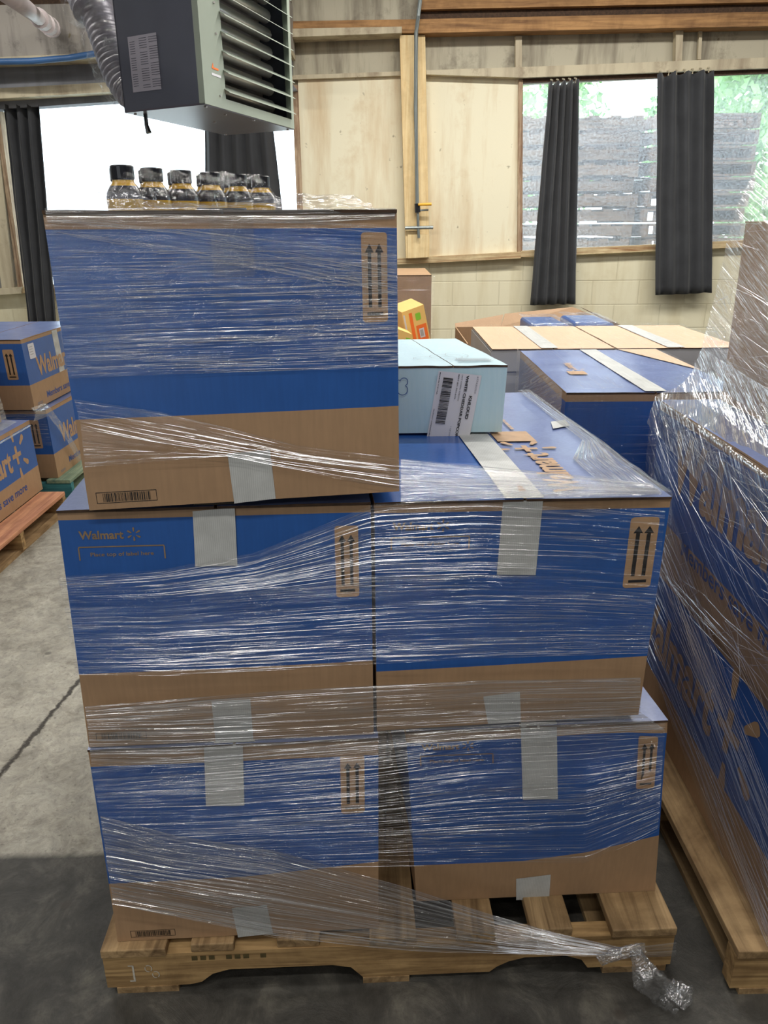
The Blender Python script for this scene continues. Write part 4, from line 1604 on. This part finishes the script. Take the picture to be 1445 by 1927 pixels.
# round the top carton
fl_('upper_band', [[(84, 392), (300, 391), (560, 391), (744, 392)], [(90, 420), (300, 420), (560, 420), (743, 412)]], M_FILM_HV, .004, nu=80, nv=14, amp=.002, fr=(3, 90), seed=1)
fl_('upper_sheet', [[(82, 408), (300, 412), (560, 412), (746, 425)], [(104, 560), (300, 552), (560, 545), (748, 540)], [(127, 712), (300, 705), (560, 697), (750, 690)]], M_FILM, .006, nu=110, nv=150, amp=.0022, fr=(2.4, 95), seed=2, cr=330)
fl_('crossing_band', [[(88, 408), (330, 425), (560, 452), (746, 478)], [(105, 440), (330, 480), (560, 520), (748, 560)]], M_FILM_LT, .009, nu=90, nv=70, amp=.002, fr=(2.4, 80), seed=5, cr=120)
# band from the lower edge of the top carton across to the lid beside it
W1 = V(oz(1240, 925, 1.108)); W2 = V(oz(1215, 905, 1.112))
fl_('diagonal_band', [[(140, 752), (300, 775), (430, 805), (560, 838), (750, 862), tuple(oz(900, 878, 1.125)), tuple(oz(1060, 893, 1.12)), tuple(oz(1228, 915, 1.103))],
                      [(152, 800), (300, 830), (430, 850), (560, 868), (750, 890), tuple(oz(900, 905, 1.122)), tuple(oz(1060, 912, 1.115)), tuple(oz(1236, 922, 1.100))],
                      [(160, 880), (300, 868), (430, 858), (560, 885), (750, 925), tuple(oz(900, 935, 1.115)), tuple(oz(1060, 930, 1.11)), tuple(oz(1244, 930, 1.097))]],
    M_FILM, .010, nu=150, nv=90, amp=.002, fr=(1.6, 85), seed=7, cr=170)
# film lying along the far long edge of that lid
e0, e1 = F_MR['top'].P(1, 0, .012), F_MR['top'].P(1, 1, .012)
fm = F_MR['top']
film('lid_edge_film', film_root, [[fm.P(.80 if t < .25 else .93 - .0 * t, t, .011) for t in (0.02, .12, .24, .4, .7, 1)], [fm.P(1.0, t, .013) for t in (0.0, .12, .24, .4, .7, 1)], [fm.P(1.015, t, -.05) for t in (0.0, .12, .24, .4, .7, 1)]],
     M_FILM_HV, 70, 30, .003, (3, 50), 11)
# wide sheet over the middle tier
fl_('middle_sheet_near_knot', [[(108, 1085), (300, 1072), (480, 1040), (700, 950), (900, 938), (1120, 950), (1252, 960)],
                               [(121, 1140), (300, 1138), (480, 1125), (700, 1110), (900, 1105), (1100, 1110), (1236, 1120)],
                               [(143, 1270), (300, 1270), (480, 1262), (700, 1250), (900, 1240), (1080, 1232), (1220, 1230)]],
    M_FILM, .008, nu=140, nv=170, amp=.0022, fr=(1.8, 85), seed=13, cr=420)
fl_('lower_band', [[(160, 1330), (330, 1315), (520, 1300), (700, 1290), (900, 1280), (1205, 1275)],
                   [(166, 1375), (330, 1375), (520, 1368), (700, 1360), (900, 1350), (1205, 1340)],
                   [(172, 1440), (330, 1440), (520, 1425), (700, 1410), (900, 1392), (1250, 1372)]],
    M_FILM_HV, .012, nu=140, nv=90, amp=.0025, fr=(1.8, 80), seed=17, cr=260)
for o_ in (film_root.children[-1],): pass
fl_('bottom_sheet', [[(170, 1440), (400, 1420), (700, 1390), (900, 1365), (1100, 1358), (1252, 1360)],
                     [(187, 1530), (400, 1525), (700, 1505), (900, 1480), (1100, 1470), (1246, 1440)],
                     [(202, 1640), (400, 1635), (700, 1628), (900, 1625), (1100, 1625), (1238, 1560)]],
    M_FILM, .010, nu=130, nv=150, amp=.0022, fr=(1.8, 85), seed=19, cr=330)
# the fan drawn down to the knot
knot = oy(1186, 1793, 1.175)
K1 = [oy(1170, y, 1.178) for y in (1782, 1790, 1796)]
fl_('gathered_fan', [[(189, 1535), (330, 1572), (520, 1600), (760, 1668), (930, 1722), tuple(oy(1060, 1758, 1.195)), tuple(K1[0])],
                     [(202, 1625), (330, 1645), (520, 1672), (760, 1718), (930, 1752), tuple(oy(1060, 1776, 1.190)), tuple(K1[1])],
                     [(213, 1700), (330, 1722), (520, 1760), (760, 1786), (930, 1791), tuple(oy(1060, 1794, 1.188)), tuple(K1[2])]],
    M_FILM_HV, .020, nu=150, nv=110, amp=.004, fr=(.8, 65), seed=23, vlen=.30, cr=300, ck=dict(lmin=.08, lmax=.5, slope=.02))
lz = lambda x, y, z: tuple(oz(x, y, z))
fl_('lid_band', [[lz(754, 864, 1.116), lz(900, 880, 1.116), lz(1060, 896, 1.112), lz(1226, 914, 1.100)], [lz(754, 905, 1.112), lz(900, 908, 1.112), lz(1060, 914, 1.108), lz(1236, 922, 1.098)], [lz(754, 948, 1.104), lz(900, 940, 1.104), lz(1060, 936, 1.102), lz(1246, 931, 1.094)]],
    M_FILM_HV, .0, nu=90, nv=60, amp=.002, fr=(1.6, 60), seed=37, cr=260, ck=dict(lmin=.06, lmax=.35))
pr = PAL
film('corner_strap', film_root, [[oy(1196, 1782, 1.180), oy(1272, 1772, 1.205)], [oy(1196, 1800, 1.180), oy(1272, 1798, 1.205)]], M_FILM_HV, 20, 14, .003, (3, 60), 29)


def crumple(path, r0, r1, seed, name):
    """a twisted rope of film: a tube whose skin is folded by noise"""
    mb = MB(); n = 26; vs, uvs = [], []
    pts = []
    for i in range(len(path) - 1):
        for k in range(10): pts.append(V(path[i]).lerp(V(path[i + 1]), k / 10))
    pts.append(V(path[-1]))
    for i, p in enumerate(pts):
        t = (pts[min(i + 1, len(pts) - 1)] - pts[max(i - 1, 0)]).normalized()
        a_ = t.cross(V((0, -1, .2))).normalized(); b_ = t.cross(a_)
        r = r0(i / (len(pts) - 1)) if callable(r0) else r0
        for k in range(n):
            th = 2 * math.pi * k / n
            d_ = a_ * math.cos(th) + b_ * math.sin(th) * .55
            w = 1 + .75 * noise.noise(d_ * 2.6 + V((i * .06, seed, 0))) + .25 * noise.noise(d_ * 7 + V((0, i * .3, seed)))
            vs.append(p + d_ * r * max(.15, w)); uvs.append((i * .012, k * .006))
    fs = [[i * n + k, i * n + (k + 1) % n, (i + 1) * n + (k + 1) % n, (i + 1) * n + k] for i in range(len(pts) - 1) for k in range(n)]
    mb.add(vs, fs, 0, uvs)
    return mb.build(name, M_FILM_CR, film_root, smooth=True, fix=False)


crumple([oy(1128, 1806, 1.165), oy(1150, 1800, 1.160), oy(1186, 1790, 1.160), oy(1212, 1786, 1.165)], lambda t: .013, 0, 2.0, 'knot')
crumple([oy(1196, 1786, 1.160), oy(1206, 1812, 1.150), oy(1222, 1840, 1.135), oz(1250, 1866, .022), oz(1282, 1890, .016)], lambda t: .011 + .022 * min(1, t * 1.2), 0, 5.0, 'loose_tail')
crumple([oz(1282, 1868, .03), oz(1290, 1880, .016), oz(1283, 1898, .008)], lambda t: .020 * (1 - .6 * t), 0, 9.0, 'loose_tail')
# loose film standing up from the rim of the topmost carton
up = F_TP['top']
film('loose_rim_film', film_root, [[oy(150, 366, 1.26), oy(200, 360, 1.26), oy(250, 366, 1.26), oy(300, 380, 1.26), oy(420, 384, 1.26), oy(520, 372, 1.26), oy(570, 364, 1.26), oy(660, 370, 1.26), oy(698, 386, 1.26)],
                                   [oy(145, 384, 1.24), oy(200, 378, 1.24), oy(250, 384, 1.24), oy(300, 388, 1.24), oy(420, 390, 1.24), oy(520, 384, 1.24), oy(570, 380, 1.24), oy(660, 384, 1.24), oy(700, 390, 1.24)],
                                   [oy(142, 394, 1.203), oy(200, 394, 1.203), oy(250, 394, 1.203), oy(300, 394, 1.203), oy(420, 394, 1.205), oy(520, 394, 1.208), oy(570, 394, 1.208), oy(660, 394, 1.21), oy(704, 394, 1.213)]],
     M_FILM_CR, 120, 26, .008, (14, 30), 31)

# chalk marks and an ink stamp on the near stringer
sf = Face((-.597, 1.187, .016), (.620, 1.234, .016), (.620, 1.234, .107), (-.597, 1.187, .107))
M_CHALK = simple('white_chalk', srgb(196, 190, 176), .8, var=.2, scale=90)
ck_ = [rect(.058, .020, .062, .062), rect(.050, .016, .062, .020), rect(.050, .060, .060, .063)]
for (cx_, cy_) in ((.092, .052), (.106, .034)):
    for k in range(14):
        a_, b_ = 2 * math.pi * k / 14, 2 * math.pi * (k + 1) / 14
        if k % 6 == 5: continue
        ck_.append(([(cx_ + .008 * math.cos(a_), cy_ + .010 * math.sin(a_)), (cx_ + .008 * math.cos(b_), cy_ + .010 * math.sin(b_)), (cx_ + .0062 * math.cos(b_), cy_ + .008 * math.sin(b_)), (cx_ + .0062 * math.cos(a_), cy_ + .008 * math.sin(a_))], [[0, 1, 2, 3]]))
decal('chalk_mark', PAL, sf, [(join2d(*ck_), M_CHALK, .0012)], 'white chalk scrawl')
M_STAIN = simple('faded_stamp_ink', srgb(84, 72, 40), .8, var=.3, scale=80)
st_ = [rect(.185 + .018 * k, .070, .197 + .018 * k, .082) for k in range(9) if k % 4 != 3]
decal('stamp_print', PAL, sf, [(join2d(*st_), M_STAIN, .0010)])

# ------------------------------------------------------------------ the wrapped load on the near side
PR = pallet('pine pallet with a knotty edge board under the heavily wrapped load', .726, 1.176, yaw=math.radians(.8))


def face_box(label, x0, x1, y0, y1, z0, z1, lean=0.0, **kw):
    B = [(x0, y0, z0), (x1, y0, z0), (x1, y1, z0), (x0, y1, z0)]
    T = [(x + lean, y, z1) for x, y, _ in B]
    return carton(label, B, T, **kw)


def side_logo(root, f, x, y, w, tag_x=None):
    sx, sw, sy = tag_x if tag_x else (x + w * .10, w * .80, y - .142)
    decal('wordmark_lettering', root, f, [(plus_logo(x, y, w), M_KRAFTP, .0010)], 'large kraft wordmark with plus sign')
    if sw: decal('slogan_lettering', root, f, [(text2d('Members save more', sx, sy, sw, sw * .078, .015), M_BLUEINK, .0010)], 'dark blue slogan')


R1, F_R1 = face_box('blue printed carton on the bottom tier of the heavily wrapped load', .800, 1.325, 1.205, 2.19, .130, .600, 0.0, vb=.33)
side_logo(R1, F_R1['left'], .02, .225, .80, (0, 0, 0))
R2, F_R2 = face_box('blue printed carton in the middle of the wrapped load, wordmark running downhill', .790, 1.315, 1.23, 2.128, .612, 1.068, -.014, vb=.31)
side_logo(R2, F_R2['left'], .15, .262, .88, (.26, .60, .105))
R3, F_R3 = face_box('brown carton on the third tier of the heavily wrapped load', .925, 1.45, 1.30, 2.08, 1.082, 1.535, -.005, faces_blue=False, top_mats=(M_KRAFT, M_KRAFT), name='brown_carton')
R4, F_R4 = face_box('smaller brown carton at the very top of the heavily wrapped load', 1.00, 1.45, 1.38, 2.00, 1.548, 1.90, 0.0, faces_blue=False, top_mats=(M_KRAFT, M_KRAFT), name='brown_carton')
fr = empty('stretch_film', (.78, 1.7, .13), 'heavy clear stretch film tapering round the load by the brown cartons', 'film')
YN, YF = 1.12, 2.16
# far-to-near rows; wrinkles slope down toward the camera


def rowx(x, z0, z1, bulge=0.0, yf=YF, xf=None):
    pts = []
    for k in range(7):
        t = k / 6
        y = yf + (YN - yf) * t
        pts.append(V(((x if xf is None else xf + (x - xf) * min(1, t * 4)) - bulge * math.sin(math.pi * t), y, z0 + (z1 - z0) * t)))
    return pts


M_RF = film_mat('stretch_film_heavy', 0.05, 0.70, 0.56, along=1.6, across=60, gl=.12, patch=(2.0, 4.0))
M_RC = film_mat('stretch_film_bunched', 0.16, 0.9, 0.48, along=3.0, across=42, gl=.18, patch=(3, 7), rough=.12)
film('upper_sheet', fr, [rowx(.985, 1.93, 1.90, .0, 2.06), rowx(.945, 1.70, 1.68, .0, 2.10), rowx(.905, 1.54, 1.50, .0, 2.13), rowx(.892, 1.34, 1.28, .0, 2.14), rowx(.876, 1.20, 1.12, .0, 2.14)], M_RF, 80, 120, .005, (2.4, 34), 41, shear=-.35)
film('gathered_skirt', fr, [rowx(.878, 1.215, 1.13, 0, 2.14), rowx(.862, 1.15, 1.085, 0, 2.145), rowx(.83, 1.105, 1.06, 0, 2.15), rowx(.772, 1.076, 1.05, 0, 2.16), rowx(.758, 1.00, .88, 0, 2.16)], M_RC, 100, 90, .006, (4, 30), 43, shear=-.45)
film('waist_sheet', fr, [rowx(.765, 1.06, 1.02, 0, 2.155), rowx(.764, .90, .80, 0, 2.155), rowx(.772, .70, .60, 0, 2.155)], M_RF, 90, 110, .004, (1.8, 50), 47, shear=-.55)
creases('film_creases', fr, [rowx(.768, 1.07, 1.03, 0, 2.155), rowx(.762, .90, .80, 0, 2.155), rowx(.768, .62, .52, 0, 2.155)], 420, 5, .0004, .0012, .06, .4, .004, slope=.10)
creases('film_creases', fr, [rowx(.905, 1.54, 1.50, 0, 2.13), rowx(.892, 1.34, 1.28, 0, 2.14), rowx(.876, 1.20, 1.10, 0, 2.14)], 220, 6, .0004, .0010, .04, .25, .005, slope=.06)
creases('film_creases', fr, [rowx(.768, .90, .42, 0, 2.15), rowx(.770, .62, .28, 0, 2.14), rowx(.780, .36, .15, 0, 2.12)], 380, 7, .0004, .0012, .10, .6, .005, slope=.04)
film('lower_sheet', fr, [[V((.772, 2.15, .90)), V((.765, 1.75, .72)), V((.765, 1.40, .52)), V((.768, 1.10, .40))], [V((.778, 2.14, .62)), V((.772, 1.75, .50)), V((.772, 1.40, .36)), V((.775, 1.10, .24))],
                         [V((.784, 2.12, .36)), V((.780, 1.75, .26)), V((.780, 1.40, .16)), V((.783, 1.12, .135))]], M_RF, 100, 110, .005, (1.6, 46), 53, shear=-.15)
film('far_end_sheet', fr, [[V((1.10, 2.12, 1.54)), V((.905, 2.13, 1.54))], [V((1.2, 2.17, 1.09)), V((.876, 2.145, 1.20))], [V((1.3, 2.18, 1.06)), V((.772, 2.158, 1.075))], [V((1.3, 2.17, .2)), V((.785, 2.14, .3))]], M_FILM_LT, 30, 70, .003, (3, 40), 59)

# ------------------------------------------------------------------ loads behind
G_B = None
pallet('pine pallet under the blue cartons standing behind the tall stack', .52, 2.26, d=1.0)
face_box('lower blue printed carton standing behind the tall stack', .55, 1.085, 2.30, 3.10, .130, .596, vb=.33)
K1_, F_K1 = face_box('blue printed carton with half-bare lid, behind the tall stack', .548, 1.085, 2.284, 3.10, .606, 1.058, vb=.10, rim=.05)
tape_top(K1_, F_K1['top'], .44, .56)
decal('bare_corner', K1_, F_K1['top'], [(([(.72 * F_K1['top'].W, F_K1['top'].H), (F_K1['top'].W, .42 * F_K1['top'].H), (F_K1['top'].W, F_K1['top'].H)], [[0, 1, 2]]), M_LIDK, .0088)], 'unprinted kraft corner')
lg = plus_logo(0, 0, .16)
tf = F_K1['top']
decal('lid_print', K1_, tf, [(([(.10 + y, .62 * tf.H - x) for x, y in lg[0]], lg[1]), M_KRAFTP, .0088), (rect(.075, .34 * tf.H, .135, .34 * tf.H + .06), M_KRAFTP, .0088)], 'kraft wordmark on the lid')
fb = empty('stretch_film', (.8, 2.6, 1.0), 'clear stretch film over the half-bare blue lid behind the tall stack', 'film')
film('lid_film', fb, [[tf.P(0, t, .014) for t in (0, .3, .6, 1)], [tf.P(.5, t, .020) for t in (0, .3, .6, 1)], [tf.P(1, t, .014) for t in (0, .3, .6, 1)]], M_FILM_LT, 50, 50, .003, (6, 16), 61)
lf = F_K1['left']
film('side_film', fb, [[lf.P(t, 1.03, .012) for t in (0, .5, 1)], [lf.P(t, -.5, .014) for t in (0, .5, 1)]], film_mat('stretch_film_dusty', .42, .4, .5, along=2, across=40, gl=.10), 40, 70, .003, (2, 40), 63, shear=.3)
ff_ = F_K1['front']
film('front_film', fb, [[ff_.P(t, 1.0, .012) for t in (0, .5, 1)], [ff_.P(t, -.6, .012) for t in (0, .5, 1)]], M_FILM_LT, 40, 70, .0025, (2, 44), 65)

pallet('pine pallet under the grey-sided cartons with brown lids', .42, 3.28, d=1.0)
for k, (x0, x1, lb) in enumerate(((.455, .965, 'grey-sided carton with brown taped lid, next to the open carton'), (.975, 1.50, 'grey-sided carton with brown taped lid, under the dusty wall curtain'))):
    root, F_ = face_box(lb, x0, x1, 3.24, 3.98, .130, 1.044, faces_blue=False, body=(M_GREYB, M_GREYB), top_mats=(M_LIDK, M_LIDK), name='grey_carton', rim=.02)
    tape_top(root, F_['top'], .40, .54)
    for j in range(9):
        z = .16 + j * .098
        mb = MB()
        g_ = M_GREYB
        mb.box(x0 - .006, x1 + .006, 3.234, 3.236, z + .012, z + .092)
        mb.box(x0 - .006, x0 - .004, 3.24, 3.98, z + .012, z + .092)
        mb.build('side_layer', M_GREYB, root)
    # lid film
    tf = F_['top']
    film('lid_film', fb, [[tf.P(0, t, .015) for t in (0, .5, 1)], [tf.P(.5, t, .02) for t in (0, .5, 1)], [tf.P(1, t, .015) for t in (0, .5, 1)]], M_FILM_LT, 30, 30, .003, (6, 12), 71 + k)

# open carton with wrapped blue packs against the wall
pallet('pine pallet under the open brown carton by the wall', .45, 4.36, d=1.0)
ocx0, ocx1, ocy0, ocy1, ocz0, ocz1 = .475, 1.55, 4.40, 5.15, .131, .905
root = empty('open_carton', ((ocx0 + ocx1) / 2, (ocy0 + ocy1) / 2, ocz0), 'large open brown carton with raised flaps against the cream wall', 'box')
t = .006
mb = MB()
mb.box(ocx0, ocx1, ocy0, ocy0 + t, ocz0, ocz1 - .02); mb.box(ocx0, ocx1, ocy1 - t, ocy1, ocz0, ocz1)
mb.box(ocx0, ocx0 + t, ocy0, ocy1, ocz0, ocz1); mb.box(ocx1 - t, ocx1, ocy0, ocy1, ocz0, ocz1)
mb.box(ocx0, ocx1, ocy0, ocy1, ocz0, ocz0 + t)
mb.build('body', M_KRAFT, root)
zf = ocz1
MB().hexa([(ocx0 + .3, ocy1 + .004, zf), (ocx1, ocy1 + .004, zf), (ocx1, ocy1 + .010, zf), (ocx0 + .3, ocy1 + .010, zf)],
          [(ocx0 + .33, ocy1 + .06, zf + .075), (ocx1 - .30, ocy1 + .06, zf + .115), (ocx1 - .30, ocy1 + .066, zf + .115), (ocx0 + .33, ocy1 + .066, zf + .075)]).build('flap', M_KRAFT, root)
MB().hexa([(ocx1 + .002, ocy0, zf), (ocx1 + .008, ocy0, zf), (ocx1 + .008, ocy1, zf), (ocx1 + .002, ocy1, zf)],
          [(ocx1 - .10, ocy0 + .1, zf + .02), (ocx1 - .094, ocy0 + .1, zf + .02), (ocx1 - .25, ocy1 + .04, zf + .115), (ocx1 - .256, ocy1 + .04, zf + .115)]).build('flap', M_KDARK, root)
MB().hexa([(ocx0, ocy1 + .004, zf), (ocx0 + .3, ocy1 + .004, zf), (ocx0 + .3, ocy1 + .010, zf), (ocx0, ocy1 + .010, zf)],
          [(ocx0, ocy1 + .02, zf + .02), (ocx0 + .32, ocy1 + .06, zf + .07), (ocx0 + .32, ocy1 + .066, zf + .07), (ocx0, ocy1 + .026, zf + .02)]).build('flap', M_KRAFT, root)
of = Face((ocx0, ocy0, ocz0), (ocx1, ocy0, ocz0), (ocx1, ocy0, ocz1 - .02), (ocx0, ocy0, ocz1 - .02))
decal('tape', root, of, [(rect(.24, of.H - .10, .32, of.H), M_TAPE, .002)])
film('wrap', root, [[V((ocx0 - .01, ocy0 - .012, ocz1 + .0)), V((ocx0 + .5, ocy0 - .012, ocz1 - .01)), V((ocx1, ocy0 - .012, ocz1))], [V((ocx0 - .01, ocy0 - .012, .3)), V((ocx0 + .5, ocy0 - .012, .3)), V((ocx1, ocy0 - .012, .3))]], M_FILM, 40, 50, .004, (3, 30), 77)
for k, (x0, x1, z1) in enumerate(((.86, 1.07, .990), (1.11, 1.33, .998))):
    root = empty('wrapped_pack', ((x0 + x1) / 2, 4.7, .90), ('film-wrapped blue pack with small orange print in the open carton' if k == 0 else 'film-wrapped blue pack in the open carton, beside the dark raised flap'), 'package')
    mb = MB(); vs = []
    nn = 12
    mb.box(x0, x1, 4.50, 4.95, .14, z1)
    o = mb.build('pack', M_BLUE, root); b_ = o.modifiers.new('b', 'BEVEL'); b_.width = .02; b_.segments = 3
    film('wrap', root, [[V((x0 - .02, 4.48, z1 - .12)), V((x1 + .01, 4.48, z1 - .12))], [V((x0 - .01, 4.485, z1 + .012)), V((x1 + .01, 4.485, z1 + .012))], [V((x0 - .01, 4.97, z1 + .02)), V((x1 + .01, 4.97, z1 + .015))]], M_FILM_CR, 40, 40, .008, (9, 14), 81 + k)
    if k == 0:
        pf = Face((x0, 4.50, .14), (x1, 4.50, .14), (x1, 4.50, z1), (x0, 4.50, z1))
        decal('pack_print', root, pf, [(rect(.10, pf.H - .035, .20, pf.H - .025), M_ORANGE, .001)])

# tall brown board carton and the snack cartons in front of it
pallet('pine pallet under the tall brown carton by the wall', -.72, 5.0, d=1.0)
b0 = oy(812, 519, 5.05)
TB, F_TB = face_box('tall plain brown wrapped carton standing against the cream wall', -.62, b0.x, 5.05, 5.85, .130, b0.z, faces_blue=False, name='brown_carton', top_mats=(M_KRAFT, M_KRAFT), rim=.02)
film('wrap', TB, [[F_TB['front'].P(0, 1, .01), F_TB['front'].P(1.02, 1, .01)], [F_TB['front'].P(0, .1, .01), F_TB['front'].P(1.02, .1, .01)]], M_FILM_LT, 40, 60, .004, (3, 24), 91)
pallet('pine pallet under the bright snack cartons', -.86, 3.35, d=1.0)
s1 = oy(806, 642, 3.55)
zt = s1.z - .03
face_box('plain brown carton carrying the bright snack cartons', -.55, s1.x + .02, 3.42, 4.1, .130, zt - .005, faces_blue=False, name='brown_carton', top_mats=(M_KRAFT, M_KRAFT))


def snack(label, TLp, TRp, BRp, BLp, Y, dep, kind):
    q = [oy(*BLp, Y), oy(*BRp, Y), oy(*TRp, Y), oy(*TLp, Y)]
    d_ = V((-.25, .97, 0)) * dep
    root = empty('snack_carton', (q[0] + q[1]) / 2, label, 'box')
    mb = MB()
    mb.hexa([q[0], q[1], q[1] + d_, q[0] + d_], [q[3], q[2], q[2] + d_ + V((0, 0, .01)), q[3] + d_ + V((0, 0, .01))])
    mb.build('body', M_YELLOW, root)
    f_ = Face(q[0], q[1], q[2], q[3])
    W_, H_ = f_.W, f_.H
    if kind == 0:
        L = [(rect(.50 * W_, .06 * H_, .95 * W_, .50 * H_), M_ORANGE, .001), (rect(.28 * W_, .0, .42 * W_, .9 * H_), M_ORANGE, .001), (rect(.60 * W_, .14 * H_, .82 * W_, .40 * H_), M_LABEL, .002),
             (rrect(.55 * W_, .64 * H_, .78 * W_, .84 * H_, .05 * W_), M_GREEN, .001), (rect(.64 * W_, .18 * H_, .77 * W_, .36 * H_), M_GREYB, .003), (rect(.03 * W_, .05 * H_, .10 * W_, .9 * H_), M_LABEL, .001)]
    else:
        L = [(rect(.22 * W_, .05 * H_, .34 * W_, .9 * H_), M_PINK, .001), (rrect(.70 * W_, .1 * H_, .90 * W_, .6 * H_, .03 * W_), M_GREEN, .001), (rect(.04 * W_, .1 * H_, .14 * W_, .85 * H_), M_LABEL, .001)]
    decal('carton_print', root, f_, L)
    return root


snack('tilted yellow snack carton with orange panel and green dot, before the tall brown carton', (756, 588), (797, 573), (810, 640), (768, 652), 3.60, .20, 0)
snack('low yellow snack carton with a pink stripe, behind the popcorn carton', (730, 612), (775, 629), (781, 652), (732, 652), 3.50, .08, 1)
snack('yellow snack carton with a pink lid edge, mostly behind the topmost blue carton', (700, 576), (757, 582), (762, 630), (702, 634), 3.85, .15, 1)

# ------------------------------------------------------------------ loads along the far side of the aisle
LP1 = pallet('wooden pallet with a reddish edge board under the brown wrapped carton', -3.03, 3.02, d=1.12, yaw=math.radians(0), edge=M_REDY)
A1_, F_A1 = face_box('blue printed carton with plus-sign wordmark, on the reddish-edged pallet', -2.50, -1.955, 3.28, 4.19, .130, .528, -.012, vb=.36)
side_logo(A1_, F_A1['right'], .10, .200, .70)
A2_, F_A2 = face_box('brown film-wrapped carton on top of the plus-sign carton by the aisle', -2.62, -2.085, 3.25, 4.12, .541, .98, .0, faces_blue=False, name='brown_carton', top_mats=(M_KRAFT, M_KRAFT))
rf = F_A2['right']
film('wrap', A2_, [[rf.P(t, 1.0, .008) for t in (0, .5, 1)], [rf.P(t, .4, .010) for t in (0, .5, 1)], [rf.P(t, .03, .03) for t in (0, .5, 1)], [F_A1['right'].P(t, .93, .008) for t in (0, .5, 1)]], M_FILM_HV, 50, 70, .005, (2, 40), 101)
LP2 = pallet('teal painted pallet under the two printed cartons across the aisle', -3.08, 4.36, d=1.0, mx=M_TEALX, my=M_TEALY)
B1_, F_B1 = face_box('blue printed carton standing on the teal pallet', -2.47, -1.945, 4.392, 5.26, .130, .538, -.01, vb=.36)
side_logo(B1_, F_B1['right'], .13, .185, .62)
B2_, F_B2 = face_box('blue printed carton with small white sticker, upper one on the teal pallet', -2.53, -2.002, 4.36, 5.23, .551, .944, -.015, vb=.36)
side_logo(B2_, F_B2['right'], .13, .175, .62)
r = F_B2['right']
decal('sticker', B2_, r, [(rrect(.065, r.H - .115, .145, r.H - .03, .008), M_LABEL, .0016), (join2d(*[rect(.075, r.H - .05 - .014 * k, .12, r.H - .046 - .014 * k) for k in range(4)]), M_GREYB, .0022)], 'small white printed sticker')
decal('tape', B2_, r, [(rect(.42, r.H * .36, .50, r.H), M_TAPE, .0016)])
for rt, F_ in ((B1_, F_B1), (B2_, F_B2)):
    f_ = F_['front']
    arrow_panel(rt, f_, f_.W - .085, f_.H * .66, .06, .17)
for rt, F_, yy in ((B1_, F_B1, 0), (B2_, F_B2, 0), (A1_, F_A1, 0)):
    f_ = F_['right']
    decal('stamp_print', rt, f_, [(join2d(*[rect(.05, .018 + .008 * k, .12, .022 + .008 * k) for k in range(2)]), M_INKG, .001)])
# the hanging rope of film between those cartons
fa = empty('stretch_film', (-1.93, 4.5, .5), 'loose strip of clear film draped over the cartons on the teal pallet', 'film')
pts = [ox(60, 778, -1.93), ox(88, 768, -1.93), ox(105, 790, -1.915), ox(125, 818, -1.91), ox(142, 850, -1.91), ox(150, 872, -1.91)]
film('strip', fa, [[p + V((0, 0, .03)) for p in pts], [p + V((.02, 0, .0)) for p in pts], [p - V((0, 0, .045)) for p in pts]], M_FILM_CR, 50, 20, .006, (6, 20), 111)
ff_ = F_B1['front']
film('sheet', fa, [[ff_.P(t, 1.02, .012) for t in (0, .5, 1)], [ff_.P(t, .5, .012) for t in (0, .5, 1)]], M_FILM, 30, 30, .003, (3, 30), 113)
